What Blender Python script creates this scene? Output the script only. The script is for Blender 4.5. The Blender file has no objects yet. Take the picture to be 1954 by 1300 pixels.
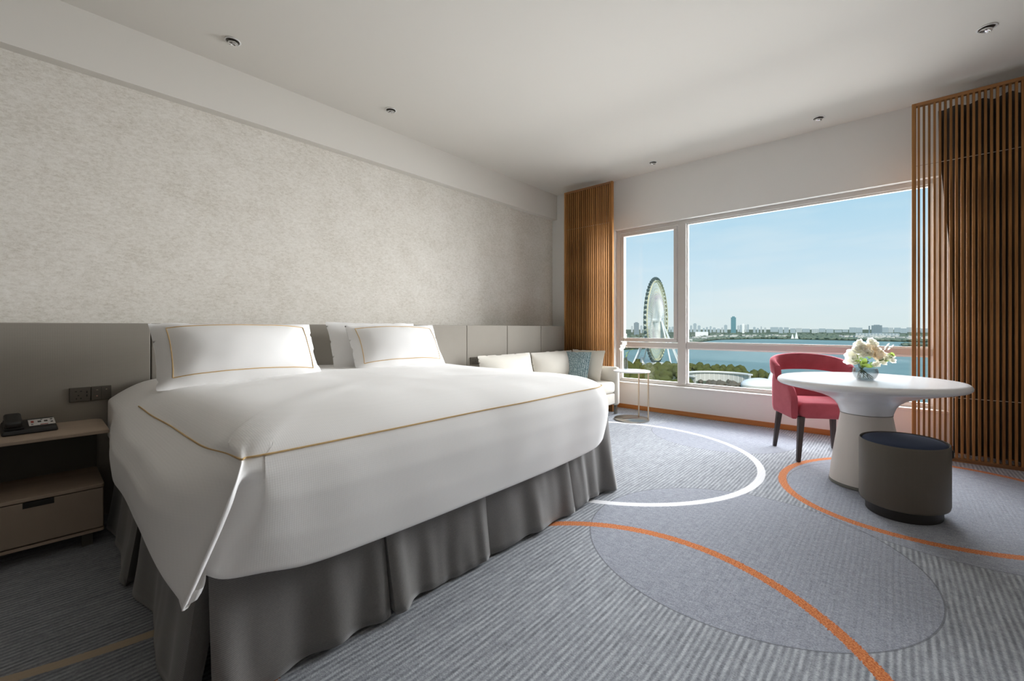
import bpy, bmesh, math, random
from mathutils import Vector, Matrix, noise
random.seed(7)
sc = bpy.context.scene
COL = sc.collection
PI = math.pi
R = math.radians

def lin(r, g=None, b=None):
    if g is None: r, g, b = r
    f = lambda c: (c/255/12.92) if c/255 <= .04045 else ((c/255+.055)/1.055)**2.4
    return (f(r), f(g), f(b), 1)

# ------------------------------------------------------------------ camera
F = 815.0
A = math.atan2(1705-977, F)
CA, SA = math.cos(A), math.sin(A)
H = 1.1
cam = bpy.data.cameras.new('camera'); camo = bpy.data.objects.new('camera', cam); COL.objects.link(camo)
camo.location = (0, 0, H); camo.rotation_euler = (PI/2, 0, A-PI/2)
cam.sensor_width = 36; cam.lens = F/1954*36; cam.shift_y = -24/1954
cam.clip_start = .05; cam.clip_end = 30000
sc.camera = camo

# ------------------------------------------------------------------ sky, sun, window daylight, exposure
W = bpy.data.worlds.new('sky'); sc.world = W; W.use_nodes = True
nt = W.node_tree; nt.nodes.clear()
wo = nt.nodes.new('ShaderNodeOutputWorld'); bg = nt.nodes.new('ShaderNodeBackground')
tc = nt.nodes.new('ShaderNodeTexCoord'); sep = nt.nodes.new('ShaderNodeSeparateXYZ')
rmp = nt.nodes.new('ShaderNodeValToRGB')
nt.links.new(tc.outputs['Generated'], sep.inputs[0]); nt.links.new(sep.outputs['Z'], rmp.inputs[0])
cr = rmp.color_ramp
cr.elements[0].position = 0.0; cr.elements[0].color = lin(218, 232, 233)
cr.elements[1].position = 1.0; cr.elements[1].color = lin(84, 150, 205)
for p, c in ((.05, (214, 232, 238)), (.13, (200, 226, 240)), (.25, (172, 213, 235)), (.5, (120, 180, 222))):
    e = cr.elements.new(p); e.color = lin(c)
mpw = nt.nodes.new('ShaderNodeMapping'); mpw.inputs['Scale'].default_value = (2.2, 2.2, 11)
nzw = nt.nodes.new('ShaderNodeTexNoise'); nzw.inputs['Scale'].default_value = 1.6; nzw.inputs['Detail'].default_value = 6
nt.links.new(tc.outputs['Generated'], mpw.inputs[0]); nt.links.new(mpw.outputs[0], nzw.inputs[0])
crw = nt.nodes.new('ShaderNodeValToRGB'); crw.color_ramp.elements[0].position = .52; crw.color_ramp.elements[1].position = .85
crw.color_ramp.elements[1].color = (.45, .45, .45, 1)
nt.links.new(nzw.outputs[0], crw.inputs[0])
mxw = nt.nodes.new('ShaderNodeMix'); mxw.data_type = 'RGBA'
nt.links.new(crw.outputs[0], mxw.inputs['Factor']); nt.links.new(rmp.outputs[0], mxw.inputs[6]); mxw.inputs[7].default_value = lin(236, 240, 240)
nt.links.new(mxw.outputs[2], bg.inputs[0]); bg.inputs[1].default_value = 1.06
nt.links.new(bg.outputs[0], wo.inputs[0])

sun = bpy.data.lights.new('sun', 'SUN'); sun.energy = 3.6; sun.angle = R(1); sun.color = (1, .95, .87)
suno = bpy.data.objects.new('sun', sun); COL.objects.link(suno)
suno.rotation_euler = Vector((.70, .45, -.75)).to_track_quat('-Z', 'Y').to_euler(); suno.location = (-5, -5, 9)

win_l = bpy.data.lights.new('window_daylight', 'AREA'); win_l.shape = 'RECTANGLE'; win_l.size = 9.0; win_l.size_y = 5.0
win_l.energy = 4000; win_l.color = (.97, .985, 1.0)
win_o = bpy.data.objects.new('window_daylight', win_l); COL.objects.link(win_o)
win_o.location = (10.5, 1.2, 2.6); win_o.rotation_euler = Vector((-1, .0, -.12)).to_track_quat('-Z', 'Y').to_euler()

op_l = bpy.data.lights.new('window_opening_daylight', 'AREA'); op_l.shape = 'RECTANGLE'; op_l.size = 2.6; op_l.size_y = 3.9
op_l.energy = 165; op_l.color = (.98, .99, 1.0)
op_o = bpy.data.objects.new('window_opening_daylight', op_l); COL.objects.link(op_o)
win_o.visible_glossy = False; op_o.visible_glossy = False      # the sky itself is what mirrors in the glossy surfaces
op_o.location = (6.45, 1.28, 1.62); op_o.rotation_euler = (0, R(90-18), 0)

sc.view_settings.view_transform = 'Standard'; sc.view_settings.look = 'None'
sc.view_settings.gamma = 1; sc.view_settings.exposure = 0.0
sc.view_settings.use_curve_mapping = False
sc.cycles.use_denoising = True
sc.cycles.max_bounces = 14; sc.cycles.diffuse_bounces = 8; sc.cycles.transparent_max_bounces = 24
sc.cycles.sample_clamp_indirect = 6

# ------------------------------------------------------------------ materials
class NB:
    def __init__(s, name):
        s.m = bpy.data.materials.new(name); s.m.use_nodes = True; s.t = s.m.node_tree
        s.b = s.t.nodes['Principled BSDF']; s.out = s.t.nodes['Material Output']
    def n(s, typ, **kw):
        x = s.t.nodes.new(typ)
        for k, v in kw.items(): setattr(x, k, v)
        return x
    def l(s, a, b): s.t.links.new(a, b)
    def put(s, sock, v):
        if isinstance(v, bpy.types.NodeSocket): s.l(v, sock)
        else: sock.default_value = v
    def math(s, op, a, b=None, c=None, clamp=False):
        x = s.n('ShaderNodeMath', operation=op); x.use_clamp = clamp
        s.put(x.inputs[0], a)
        if b is not None: s.put(x.inputs[1], b)
        if c is not None: s.put(x.inputs[2], c)
        return x.outputs[0]
    def mix(s, f, a, b):
        x = s.n('ShaderNodeMix', data_type='RGBA'); s.put(x.inputs[0], f); s.put(x.inputs[6], a); s.put(x.inputs[7], b)
        return x.outputs[2]
    def coord(s, which='Object', scale=(1, 1, 1), rot=(0, 0, 0)):
        c = s.n('ShaderNodeTexCoord'); mp = s.n('ShaderNodeMapping')
        mp.inputs['Scale'].default_value = scale; mp.inputs['Rotation'].default_value = rot
        s.l(c.outputs[which], mp.inputs[0]); return mp.outputs[0]
    def noise(s, co, scale, detail=3, rough=.55, dist=0):
        x = s.n('ShaderNodeTexNoise'); x.inputs['Scale'].default_value = scale; x.inputs['Detail'].default_value = detail
        x.inputs['Roughness'].default_value = rough; x.inputs['Distortion'].default_value = dist
        s.l(co, x.inputs['Vector']); return x.outputs['Fac']
    def ramp(s, f, stops):
        x = s.n('ShaderNodeValToRGB'); e = x.color_ramp.elements
        e[0].position, e[0].color = stops[0]; e[1].position, e[1].color = stops[-1]
        for p, c in stops[1:-1]:
            k = e.new(p); k.color = c
        s.put(x.inputs[0], f); return x.outputs[0]
    def bump(s, h, strength=.2, dist=.01):
        x = s.n('ShaderNodeBump'); x.inputs['Strength'].default_value = strength; x.inputs['Distance'].default_value = dist
        s.l(h, x.inputs['Height']); s.l(x.outputs[0], s.b.inputs['Normal'])
    def base(s, v): s.put(s.b.inputs['Base Color'], v)
    def set(s, rough=.5, metal=0, spec=.5, sheen=0, coat=0):
        s.b.inputs['Roughness'].default_value = rough; s.b.inputs['Metallic'].default_value = metal
        s.b.inputs['Specular IOR Level'].default_value = spec; s.b.inputs['Sheen Weight'].default_value = sheen
        s.b.inputs['Coat Weight'].default_value = coat; return s

def plain(name, c, rough=.5, metal=0, spec=.5, var=.06, vs=6, bump=0, bs=60, sheen=0, coat=0, which='Object'):
    k = NB(name).set(rough, metal, spec, sheen, coat)
    co = k.coord(which); f = k.noise(co, vs, 4)
    d = lin(*c); a = tuple(x*(1-var) for x in d[:3])+(1,); b = tuple(min(1, x*(1+var)) for x in d[:3])+(1,)
    k.base(k.mix(f, a, b))
    if bump: k.bump(k.noise(co, bs, 3), bump, .004)
    return k.m

def wood(name, c1, c2, rough=.45, axis='Z', sc_=1, spec=.5):
    k = NB(name).set(rough, 0, spec)
    s = {'Z': (22, 22, 1.2), 'X': (1.2, 22, 22), 'Y': (22, 1.2, 22)}[axis]
    co = k.coord('Object', tuple(v*sc_ for v in s)); f = k.noise(co, 1.5, 6, .6, .6)
    oi = k.n('ShaderNodeObjectInfo'); f2 = k.math('ADD', f, k.math('MULTIPLY', k.math('SUBTRACT', oi.outputs['Random'], .5), .25))
    k.base(k.ramp(f2, [(.3, lin(*c1)), (.7, lin(*c2))])); k.bump(f, .08, .003)
    return k.m

def fabric(name, c, var=.1, weave=420, bump=.25, rough=.9, sheen=.2):
    k = NB(name).set(rough, 0, .25, sheen)
    co = k.coord('Object'); w1 = k.n('ShaderNodeTexWave', wave_type='BANDS', bands_direction='X'); w1.inputs['Scale'].default_value = weave/20; w1.inputs['Distortion'].default_value = 1.5
    w2 = k.n('ShaderNodeTexWave', wave_type='BANDS', bands_direction='Z'); w2.inputs['Scale'].default_value = weave/20; w2.inputs['Distortion'].default_value = 1.5
    k.l(co, w1.inputs[0]); k.l(co, w2.inputs[0])
    h = k.math('MULTIPLY', k.math('ADD', w1.outputs[1], w2.outputs[1]), .5)
    f = k.noise(co, 9, 4); d = lin(*c)
    g = k.math('ADD', k.math('MULTIPLY', f, .6), k.math('MULTIPLY', h, .4))
    k.base(k.mix(g, tuple(x*(1-var) for x in d[:3])+(1,), tuple(min(1, x*(1+var)) for x in d[:3])+(1,)))
    k.bump(h, bump, .002); return k.m

M = {}
M['white_paint'] = plain('white_paint', (232, 231, 228), .6, var=.015, vs=2, bump=.03, bs=160)
M['ceiling'] = plain('ceiling_paint', (226, 222, 215), .85, spec=.1, var=.012, vs=1.5)
M['back_wall'] = plain('back_wall_paint', (88, 81, 74), .8, var=.02)
M['right_wall'] = plain('right_wall_paint', (188, 182, 174), .8, var=.02)
M['frame'] = plain('window_frame', (200, 197, 193), .35, var=.03, vs=4)
M['frame_white'] = plain('window_bead', (230, 228, 224), .4, var=.02)
M['base_wood'] = wood('skirting_wood', (150, 92, 40), (186, 122, 62), .4, 'Y')
M['slat_wood'] = wood('slat_wood', (112, 75, 40), (168, 119, 70), .65, 'Z', spec=.2)
M['rail_wood'] = wood('rail_wood', (108, 72, 40), (156, 108, 62), .55, 'Y')
M['cord'] = plain('cord_metal', (190, 180, 170), .35, 1)
M['headboard'] = fabric('headboard_leatherette', (147, 141, 132), .05, 700, .06, .55, 0)
M['linen'] = fabric('white_cotton', (243, 242, 241), .02, 900, .05, .85, .1)
M['gold'] = plain('gold_braid', (214, 182, 130), .5, .2, var=.1)
M['skirt'] = None
M['sofa'] = fabric('oatmeal_sofa_fabric', (214, 209, 199), .05, 620, .2, .92, .2)
M['white_cushion'] = fabric('white_cushion_fabric', (228, 222, 210), .04, 620, .2, .92, .2)
M['nickel'] = plain('brushed_nickel', (190, 184, 172), .3, 1, var=.05)
M['brass'] = plain('champagne_metal', (214, 194, 168), .28, 1, var=.05)
M['chrome'] = plain('chrome', (225, 225, 225), .12, 1, var=.02)
M['dark_void'] = plain('dark_housing', (28, 26, 24), .6)
M['table_white'] = plain('white_lacquer', (238, 238, 240), .22, spec=.5, var=.01)
M['table_base'] = plain('pale_taupe_lacquer', (214, 206, 198), .45, var=.02)
M['table_foot'] = plain('grey_plinth', (120, 118, 110), .5)
M['stool_leather'] = fabric('taupe_leatherette', (98, 92, 84), .06, 700, .08, .5, 0)
M['stool_pad'] = fabric('navy_pad_fabric', (44, 55, 78), .12, 500, .2, .9, .05)
M['stool_foot'] = plain('dark_plinth', (34, 29, 27), .5)
M['leg_wood'] = wood('dark_leg_wood', (44, 32, 30), (66, 50, 46), .4, 'Z')
M['night_wood'] = wood('pale_taupe_wood', (170, 152, 134), (188, 170, 152), .5, 'X', .6)
M['night_body'] = plain('taupe_lacquer', (160, 144, 128), .55, var=.04)
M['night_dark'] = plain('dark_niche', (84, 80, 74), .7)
M['black_plastic'] = plain('black_plastic', (34, 34, 35), .35, var=.08)
M['paper'] = plain('key_card', (215, 212, 210), .5, var=.02)
M['ink'] = plain('dark_print', (50, 48, 48), .6)
M['red_ink'] = plain('red_print', (170, 70, 60), .6)
M['bronze'] = plain('bronze_plate', (92, 86, 78), .45, .3, var=.05)
M['lamp_pink'] = plain('pink_indicator', (214, 160, 150), .5)
def petalmat(name, c):
    k = NB(name); k.t.nodes.remove(k.b); f = k.noise(k.coord('Object'), 20, 3); d = lin(*c)
    col = k.mix(f, tuple(x*.93 for x in d[:3])+(1,), d); df = k.n('ShaderNodeBsdfDiffuse'); tl = k.n('ShaderNodeBsdfTranslucent'); mx = k.n('ShaderNodeMixShader')
    k.l(col, df.inputs[0]); k.l(col, tl.inputs[0]); mx.inputs[0].default_value = .5; k.l(df.outputs[0], mx.inputs[1]); k.l(tl.outputs[0], mx.inputs[2]); k.l(mx.outputs[0], k.out.inputs[0]); return k.m
M['petal_white'] = petalmat('white_petal_soft', (250, 249, 242)); M['petal_cream'] = petalmat('cream_petal_soft', (252, 245, 232))
M['leaf'] = petalmat('bright_leaf_soft', (146, 168, 84)); M['leaf_dark'] = petalmat('deep_leaf_soft', (98, 122, 70))
M['stem'] = plain('grey_stem', (96, 108, 84), .6, var=.15)
M['mattress'] = fabric('mattress_ticking', (226, 224, 220), .03)
M['bed_base'] = plain('bed_base_cloth', (70, 68, 66), .9)
M['curtain'] = fabric('charcoal_curtain', (60, 56, 54), .1, 500, .15, .92, .2)
M['sheer'] = fabric('sand_lining', (196, 178, 156), .06, 500, .1, .9, .2)

def glassmat(name, tint=(1, 1, 1, 1), gloss=.06, rough=0.0):
    k = NB(name); k.t.nodes.remove(k.b)
    tr = k.n('ShaderNodeBsdfTransparent'); tr.inputs[0].default_value = tint
    gl = k.n('ShaderNodeBsdfGlossy'); gl.inputs['Roughness'].default_value = rough
    fr = k.n('ShaderNodeFresnel'); fr.inputs[0].default_value = 1.45
    mx = k.n('ShaderNodeMixShader'); k.l(k.math('MULTIPLY', fr.outputs[0], gloss/.05), mx.inputs[0]) if False else k.put(mx.inputs[0], gloss)
    k.l(tr.outputs[0], mx.inputs[1]); k.l(gl.outputs[0], mx.inputs[2]); k.l(mx.outputs[0], k.out.inputs[0]); return k.m
M['pane'] = glassmat('window_glass', (.985, .99, .99, 1), .015)

def bowlglass():
    k = NB('clear_vessel_glass'); k.t.nodes.remove(k.b)
    tr = k.n('ShaderNodeBsdfTransparent'); tr.inputs[0].default_value = (.84, .87, .88, 1)
    gl = k.n('ShaderNodeBsdfGlossy'); gl.inputs['Roughness'].default_value = .03
    fr = k.n('ShaderNodeLayerWeight'); fr.inputs[0].default_value = .45
    mx = k.n('ShaderNodeMixShader'); k.l(k.math('ADD', k.math('MULTIPLY', k.math('POWER', fr.outputs['Facing'], 1.5), .8), .05), mx.inputs[0])
    k.l(tr.outputs[0], mx.inputs[1]); k.l(gl.outputs[0], mx.inputs[2]); k.l(mx.outputs[0], k.out.inputs[0]); return k.m
M['glass'] = bowlglass()

def skirtmat():
    k = NB('slate_sateen_skirt').set(.38, 0, .5, .4)
    co = k.coord('Object', (1, 1, 1)); w = k.n('ShaderNodeTexWave', wave_type='BANDS', bands_direction='Z')
    w.inputs['Scale'].default_value = 60; w.inputs['Distortion'].default_value = 2; w.inputs['Detail'].default_value = 2; w.inputs['Detail Scale'].default_value = 4; k.l(co, w.inputs[0])
    f = k.noise(co, 160, 3)
    g = k.math('ADD', k.math('MULTIPLY', w.outputs[1], .5), k.math('MULTIPLY', f, .5))
    k.base(k.mix(g, lin(78, 76, 74), lin(118, 115, 112))); k.bump(g, .12, .003); return k.m
M['skirt'] = skirtmat()

def wallpaper():
    k = NB('mottled_wallpaper').set(.55, 0, .35)
    co = k.coord('Object', (1, 1, 2.0)); f = k.noise(co, 34, 6, .7, .3); f2 = k.noise(k.coord('Object'), 4.0, 4)
    co3 = k.coord('Object', (1, 1, 1.4)); f3 = k.noise(co3, 150, 3, .7)
    g = k.math('ADD', k.math('ADD', k.math('MULTIPLY', f, .5), k.math('MULTIPLY', f2, .2)), k.math('MULTIPLY', f3, .3))
    k.base(k.ramp(g, [(.36, lin(202, 195, 182)), (.5, lin(226, 221, 212)), (.62, lin(238, 234, 227))]))
    k.bump(g, .12, .004); return k.m
M['wallpaper'] = wallpaper()

def velvet():
    k = NB('rose_velvet').set(.75, 0, .25, .4)
    k.b.inputs['Sheen Roughness'].default_value = .35; k.b.inputs['Sheen Tint'].default_value = lin(240, 170, 180)
    f = k.noise(k.coord('Object'), 14, 4); k.base(k.mix(f, lin(150, 62, 72), lin(178, 84, 94)))
    k.bump(k.noise(k.coord('Object'), 300, 2), .1, .002); return k.m
M['velvet'] = velvet()

def bluecushion():
    k = NB('blue_grey_chevron_weave').set(.85, 0, .3, .3)
    co = k.coord('Object', (1, 1, 1)); w = k.n('ShaderNodeTexWave', wave_type='BANDS', bands_direction='X', wave_profile='SIN')
    w.inputs['Scale'].default_value = 14; w.inputs['Distortion'].default_value = 6; w.inputs['Detail'].default_value = 3; w.inputs['Detail Scale'].default_value = 5
    k.l(co, w.inputs[0]); f = k.noise(co, 60, 4, .7)
    g = k.math('ADD', k.math('MULTIPLY', w.outputs[1], .5), k.math('MULTIPLY', f, .5))
    k.base(k.ramp(g, [(.3, lin(96, 122, 130)), (.55, lin(146, 170, 176)), (.75, lin(190, 208, 210))])); k.bump(g, .3, .004); return k.m
M['blue_cushion'] = bluecushion()

def carpet():
    k = NB('patterned_carpet').set(.95, 0, .15, .15)
    g = k.n('ShaderNodeNewGeometry'); sp = k.n('ShaderNodeSeparateXYZ'); k.l(g.outputs['Position'], sp.inputs[0])
    x, y = sp.outputs[0], sp.outputs[1]
    def vec(sx, sy, oy=None):
        c = k.n('ShaderNodeCombineXYZ'); k.put(c.inputs[0], k.math('MULTIPLY', x, sx)); k.put(c.inputs[1], k.math('MULTIPLY', y if oy is None else oy, sy)); return c.outputs[0]
    warp = k.noise(vec(2.5, 6), 1, 3, .6)
    yy = k.math('ADD', y, k.math('MULTIPLY', k.math('SUBTRACT', warp, .5), .02))
    wave = k.math('MULTIPLY_ADD', k.math('SINE', k.math('MULTIPLY', yy, 2*PI/.022)), .5, .5)
    row = k.math('FLOOR', k.math('DIVIDE', yy, .011))
    cd = k.n('ShaderNodeCombineXYZ'); k.put(cd.inputs[0], k.math('MULTIPLY', x, 7)); k.put(cd.inputs[1], k.math('MULTIPLY', row, 5.37)); dash = k.noise(cd.outputs[0], 1, 4, .75)
    cd2 = k.n('ShaderNodeCombineXYZ'); k.put(cd2.inputs[0], k.math('MULTIPLY', x, 60)); k.put(cd2.inputs[1], k.math('MULTIPLY', row, 3.1)); dash2 = k.noise(cd2.outputs[0], 1, 2)
    fine = k.noise(vec(160, 160), 1, 2)
    big = k.noise(vec(.9, .9), 1, 3)
    s = k.math('ADD', k.math('ADD', k.math('MULTIPLY', wave, .20), k.math('MULTIPLY', dash, .58)), k.math('MULTIPLY', dash2, .22))
    s = k.math('ADD', s, k.math('MULTIPLY', k.math('SUBTRACT', fine, .5), .3))
    stripe = k.ramp(s, [(.32, lin(110, 113, 120)), (.5, lin(143, 147, 154)), (.68, lin(176, 180, 186))])
    sol = k.math('ADD', k.math('MULTIPLY', fine, .6), k.math('MULTIPLY', k.noise(vec(60, 25), 1, 3), .4))
    solid = k.ramp(sol, [(.34, lin(116, 120, 132)), (.66, lin(164, 168, 178))])
    def rad(cx, cy, a, b=None, th=0):
        b = b or a; c, sn = math.cos(th), math.sin(th)
        dx = k.math('SUBTRACT', x, cx); dy = k.math('SUBTRACT', y, cy)
        u = k.math('DIVIDE', k.math('ADD', k.math('MULTIPLY', dx, c), k.math('MULTIPLY', dy, sn)), a)
        v = k.math('DIVIDE', k.math('SUBTRACT', k.math('MULTIPLY', dy, c), k.math('MULTIPLY', dx, sn)), b)
        return k.math('SQRT', k.math('ADD', k.math('MULTIPLY', u, u), k.math('MULTIPLY', v, v)))
    def ring(r, half, a, jit=.0):
        # band of half-width HALF (m) about the curve r = 1
        d = k.math('ABSOLUTE', k.math('MULTIPLY', k.math('SUBTRACT', r, 1), a))
        if jit: d = k.math('ADD', d, k.math('MULTIPLY', k.math('SUBTRACT', fine, .5), jit))
        return k.math('LESS_THAN', d, half)
    G1 = rad(2.404, .594, .746); G2 = rad(3.752, -.217, .86, .80, 0); G3 = rad(4.714, 1.332, .671)
    O1 = rad(*O1P); O2 = rad(*O2P); WR = rad(3.444, 1.908, 1.184)
    TN = rad(.55, 3.9, 1.93)
    inside = lambda r: k.math('LESS_THAN', r, 1)
    m = k.math('MAXIMUM', k.math('MAXIMUM', inside(G1), inside(G2)), k.math('MAXIMUM', inside(O2), inside(G3)))
    col = k.mix(m, stripe, solid)
    edge = k.math('MAXIMUM', ring(G1, .0035, .746), k.math('MAXIMUM', ring(G3, .003, .67), ring(G2, .003, .83)))
    col = k.mix(k.math('MULTIPLY', edge, .6), col, lin(84, 86, 92))
    orange = k.mix(k.ramp(fine, [(.35, (0, 0, 0, 1)), (.65, (1, 1, 1, 1))]), lin(166, 78, 26), lin(214, 136, 76))
    col = k.mix(ring(WR, .027, 1.184, .016), col, lin(226, 226, 230))
    col = k.mix(ring(O1, .024, O1P[3], .028), col, orange)
    col = k.mix(ring(O2, .024, O2P[3], .028), col, orange)
    col = k.mix(ring(TN, .022, 1.93, .01), col, lin(190, 172, 148))
    col = k.mix(k.math('MULTIPLY', k.math('SUBTRACT', big, .5), .25), col, lin(120, 120, 124))
    k.base(col); k.bump(k.math('ADD', fine, k.math('MULTIPLY', wave, .6)), .35, .004); return k.m
O2P = (3.95, -.193, .935, .779, R(152.6)); O1P = (1.18, .771, 1.043, .932, R(7.7))
M['carpet'] = carpet()

# ------------------------------------------------------------------ mesh helpers
class MB:
    def __init__(s): s.v = []; s.f = []
    def box(s, x0, x1, y0, y1, z0, z1):
        n = len(s.v)
        s.v += [(x0, y0, z0), (x1, y0, z0), (x1, y1, z0), (x0, y1, z0), (x0, y0, z1), (x1, y0, z1), (x1, y1, z1), (x0, y1, z1)]
        s.f += [tuple(n+i for i in q) for q in ((0, 3, 2, 1), (4, 5, 6, 7), (0, 1, 5, 4), (1, 2, 6, 5), (2, 3, 7, 6), (3, 0, 4, 7))]; return s
    def lathe(s, prof, n=48, cx=0, cy=0, sx=1, sy=1, cap0=True, cap1=True):
        k = len(s.v); m = len(prof)
        for r, z in prof:
            for i in range(n):
                a = 2*PI*i/n; s.v.append((cx+r*sx*math.cos(a), cy+r*sy*math.sin(a), z))
        for j in range(m-1):
            for i in range(n):
                i2 = (i+1) % n; s.f.append((k+j*n+i, k+j*n+i2, k+(j+1)*n+i2, k+(j+1)*n+i))
        if cap0: s.f.append(tuple(k+i for i in reversed(range(n))))
        if cap1: s.f.append(tuple(k+(m-1)*n+i for i in range(n)))
        return s
    def tube(s, pts, r, n=8, caps=True):
        pts = [Vector(p) for p in pts]; k = len(s.v); m = len(pts); up = None
        for j, p in enumerate(pts):
            d = (pts[min(j+1, m-1)]-pts[max(j-1, 0)])
            if d.length < 1e-9: d = Vector((0, 0, 1))
            d.normalize()
            if up is None: up = d.orthogonal().normalized()
            up = (up-d*up.dot(d)); up = up.normalized() if up.length > 1e-6 else d.orthogonal().normalized()
            w = d.cross(up); rr = r[j] if isinstance(r, (list, tuple)) else r
            for i in range(n):
                a = 2*PI*i/n; s.v.append(tuple(p+(up*math.cos(a)+w*math.sin(a))*rr))
        for j in range(m-1):
            for i in range(n):
                i2 = (i+1) % n; s.f.append((k+j*n+i, k+j*n+i2, k+(j+1)*n+i2, k+(j+1)*n+i))
        if caps: s.f.append(tuple(k+i for i in reversed(range(n)))); s.f.append(tuple(k+(m-1)*n+i for i in range(n)))
        return s
    def grid(s, rows, closed=False):
        k = len(s.v); m = len(rows); n = len(rows[0])
        for r in rows: s.v += [tuple(p) for p in r]
        for j in range(m-1):
            for i in range(n if closed else n-1):
                i2 = (i+1) % n; s.f.append((k+j*n+i, k+j*n+i2, k+(j+1)*n+i2, k+(j+1)*n+i))
        return s
    def mesh(s, name):
        me = bpy.data.meshes.new(name); me.from_pydata(s.v, [], s.f); me.validate(); me.update(); return me
    def build(s, name, mat, parent=None, smooth=None, bevel=0, seg=2, weld=0, fix=True, subsurf=0, loc=None, rot=None):
        me = s.mesh(name)
        if weld or fix:
            b = bmesh.new(); b.from_mesh(me)
            if weld: bmesh.ops.remove_doubles(b, verts=b.verts, dist=weld)
            if fix: bmesh.ops.recalc_face_normals(b, faces=b.faces)
            b.to_mesh(me); b.free()
        return link(name, me, mat, parent, smooth, bevel, seg, subsurf, loc, rot)

def link(name, me, mat, parent=None, smooth=None, bevel=0, seg=2, subsurf=0, loc=None, rot=None):
    if isinstance(mat, str): mat = M[mat]
    if not me.materials: me.materials.append(mat)
    if smooth is not None:
        for p in me.polygons: p.use_smooth = True
        me.set_sharp_from_angle(angle=R(smooth))
    o = bpy.data.objects.new(name, me); COL.objects.link(o)
    if loc: o.location = loc
    if rot: o.rotation_euler = rot
    if parent: o.parent = parent
    if bevel:
        m = o.modifiers.new('bevel', 'BEVEL'); m.width = bevel; m.segments = seg; m.limit_method = 'ANGLE'; m.angle_limit = R(40)
        for p in me.polygons: p.use_smooth = True
        me.set_sharp_from_angle(angle=R(50)) if bevel < .002 else None
        m.harden_normals = True
    if subsurf:
        m = o.modifiers.new('subsurf', 'SUBSURF'); m.levels = m.render_levels = subsurf
    return o

def thing(name, label, cat, loc=(0, 0, 0), rz=0, group=None):
    o = bpy.data.objects.new(name, None); COL.objects.link(o); o.location = loc; o.rotation_euler = (0, 0, rz)
    o.empty_display_size = .1
    return tag(o, label, cat, group)
def tag(o, label=None, cat=None, group=None, kind=None):
    if label: o['label'] = label
    if cat: o['category'] = cat
    if group: o['group'] = group
    if kind: o['kind'] = kind
    return o
def struct(o, label=None, cat=None): return tag(o, label, cat, kind='structure')
def dup(root, loc=None, rz=None, label=None, group=None):
    r = root.copy(); COL.objects.link(r)
    if loc is not None: r.location = loc
    if rz is not None: r.rotation_euler = (0, 0, rz)
    if label: r['label'] = label
    if group: r['group'] = group
    for ch in list(root.children):
        c = ch.copy(); COL.objects.link(c); c.parent = r
        for g in ch.children:
            d = g.copy(); COL.objects.link(d); d.parent = c
    return r
def bx(*a): return MB().box(*a)
def smooth01(t): t = max(0, min(1, t)); return t*t*(3-2*t)
def interp(tab, q):
    if q <= tab[0][0]: return tab[0][1]
    for (a, u), (b, v) in zip(tab, tab[1:]):
        if q <= b:
            t = (q-a)/(b-a); return u+(v-u)*t
    return tab[-1][1]
def catmull(P, n):
    out = []; m = len(P)
    for i in range(m-1):
        p0, p1, p2, p3 = P[max(i-1, 0)], P[i], P[i+1], P[min(i+2, m-1)]
        for k in range(n):
            t = k/n; out.append(tuple(.5*((2*b)+(-a+c)*t+(2*a-5*b+4*c-d)*t*t+(-a+3*b-3*c+d)*t**3) for a, b, c, d in zip(p0, p1, p2, p3)))
    out.append(tuple(P[-1])); return out

# ------------------------------------------------------------------ room shell
XW, YB, YH, ZC = 5.42, 3.90, 3.43, 3.155      # window wall, beam front, headboard front, ceiling
YWALL, YR, XL = 3.99, -1.9, -2.3
struct(bx(XL-.15, XW+.25, YR-.15, YWALL+.15, -.15, 0).build('floor', 'carpet'), 'grey striped carpet with large circles and orange arcs', 'carpet')
struct(bx(XL-.15, XW+.25, YR-.15, YWALL+.15, ZC, ZC+.2).build('ceiling', 'ceiling'), 'plain off-white flat ceiling with recessed lamps', 'ceiling')
struct(bx(XL-.15, XW+.25, YWALL, YWALL+.15, 0, ZC).build('wall_left', 'wallpaper'), 'mottled cream papered wall above the headboard', 'wall')
struct(bx(XL-.15, XW+.25, YR-.15, YR, 0, ZC).build('wall_right', 'right_wall'), 'plain wall on the right of the room', 'wall')
struct(bx(XL-.15, XL, YR, YWALL, 0, ZC).build('wall_back', 'back_wall'), 'plain wall behind the nightstand side', 'wall')
WY0, WY1, WZ0, WZ1 = -.36, 2.92, .345, 2.47
w = MB(); w.box(XW, XW+.25, YR, WY0, 0, ZC); w.box(XW, XW+.25, WY1, YWALL, 0, ZC); w.box(XW, XW+.25, WY0, WY1, 0, WZ0); w.box(XW, XW+.25, WY0, WY1, WZ1, ZC)
struct(w.build('wall_far', 'white_paint'), 'white wall around the wide window', 'wall')
struct(bx(XL, XW, YB, YWALL+.01, 2.778, ZC).build('trim_1', 'ceiling'), 'white boxed beam along the top of the papered wall', 'beam')
struct(bx(XW-.016, XW, YR, YWALL-.02, 0, .056).build('baseboard_far', 'base_wood', bevel=.003), 'orange-brown wooden baseboard under the window', 'baseboard')

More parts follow.
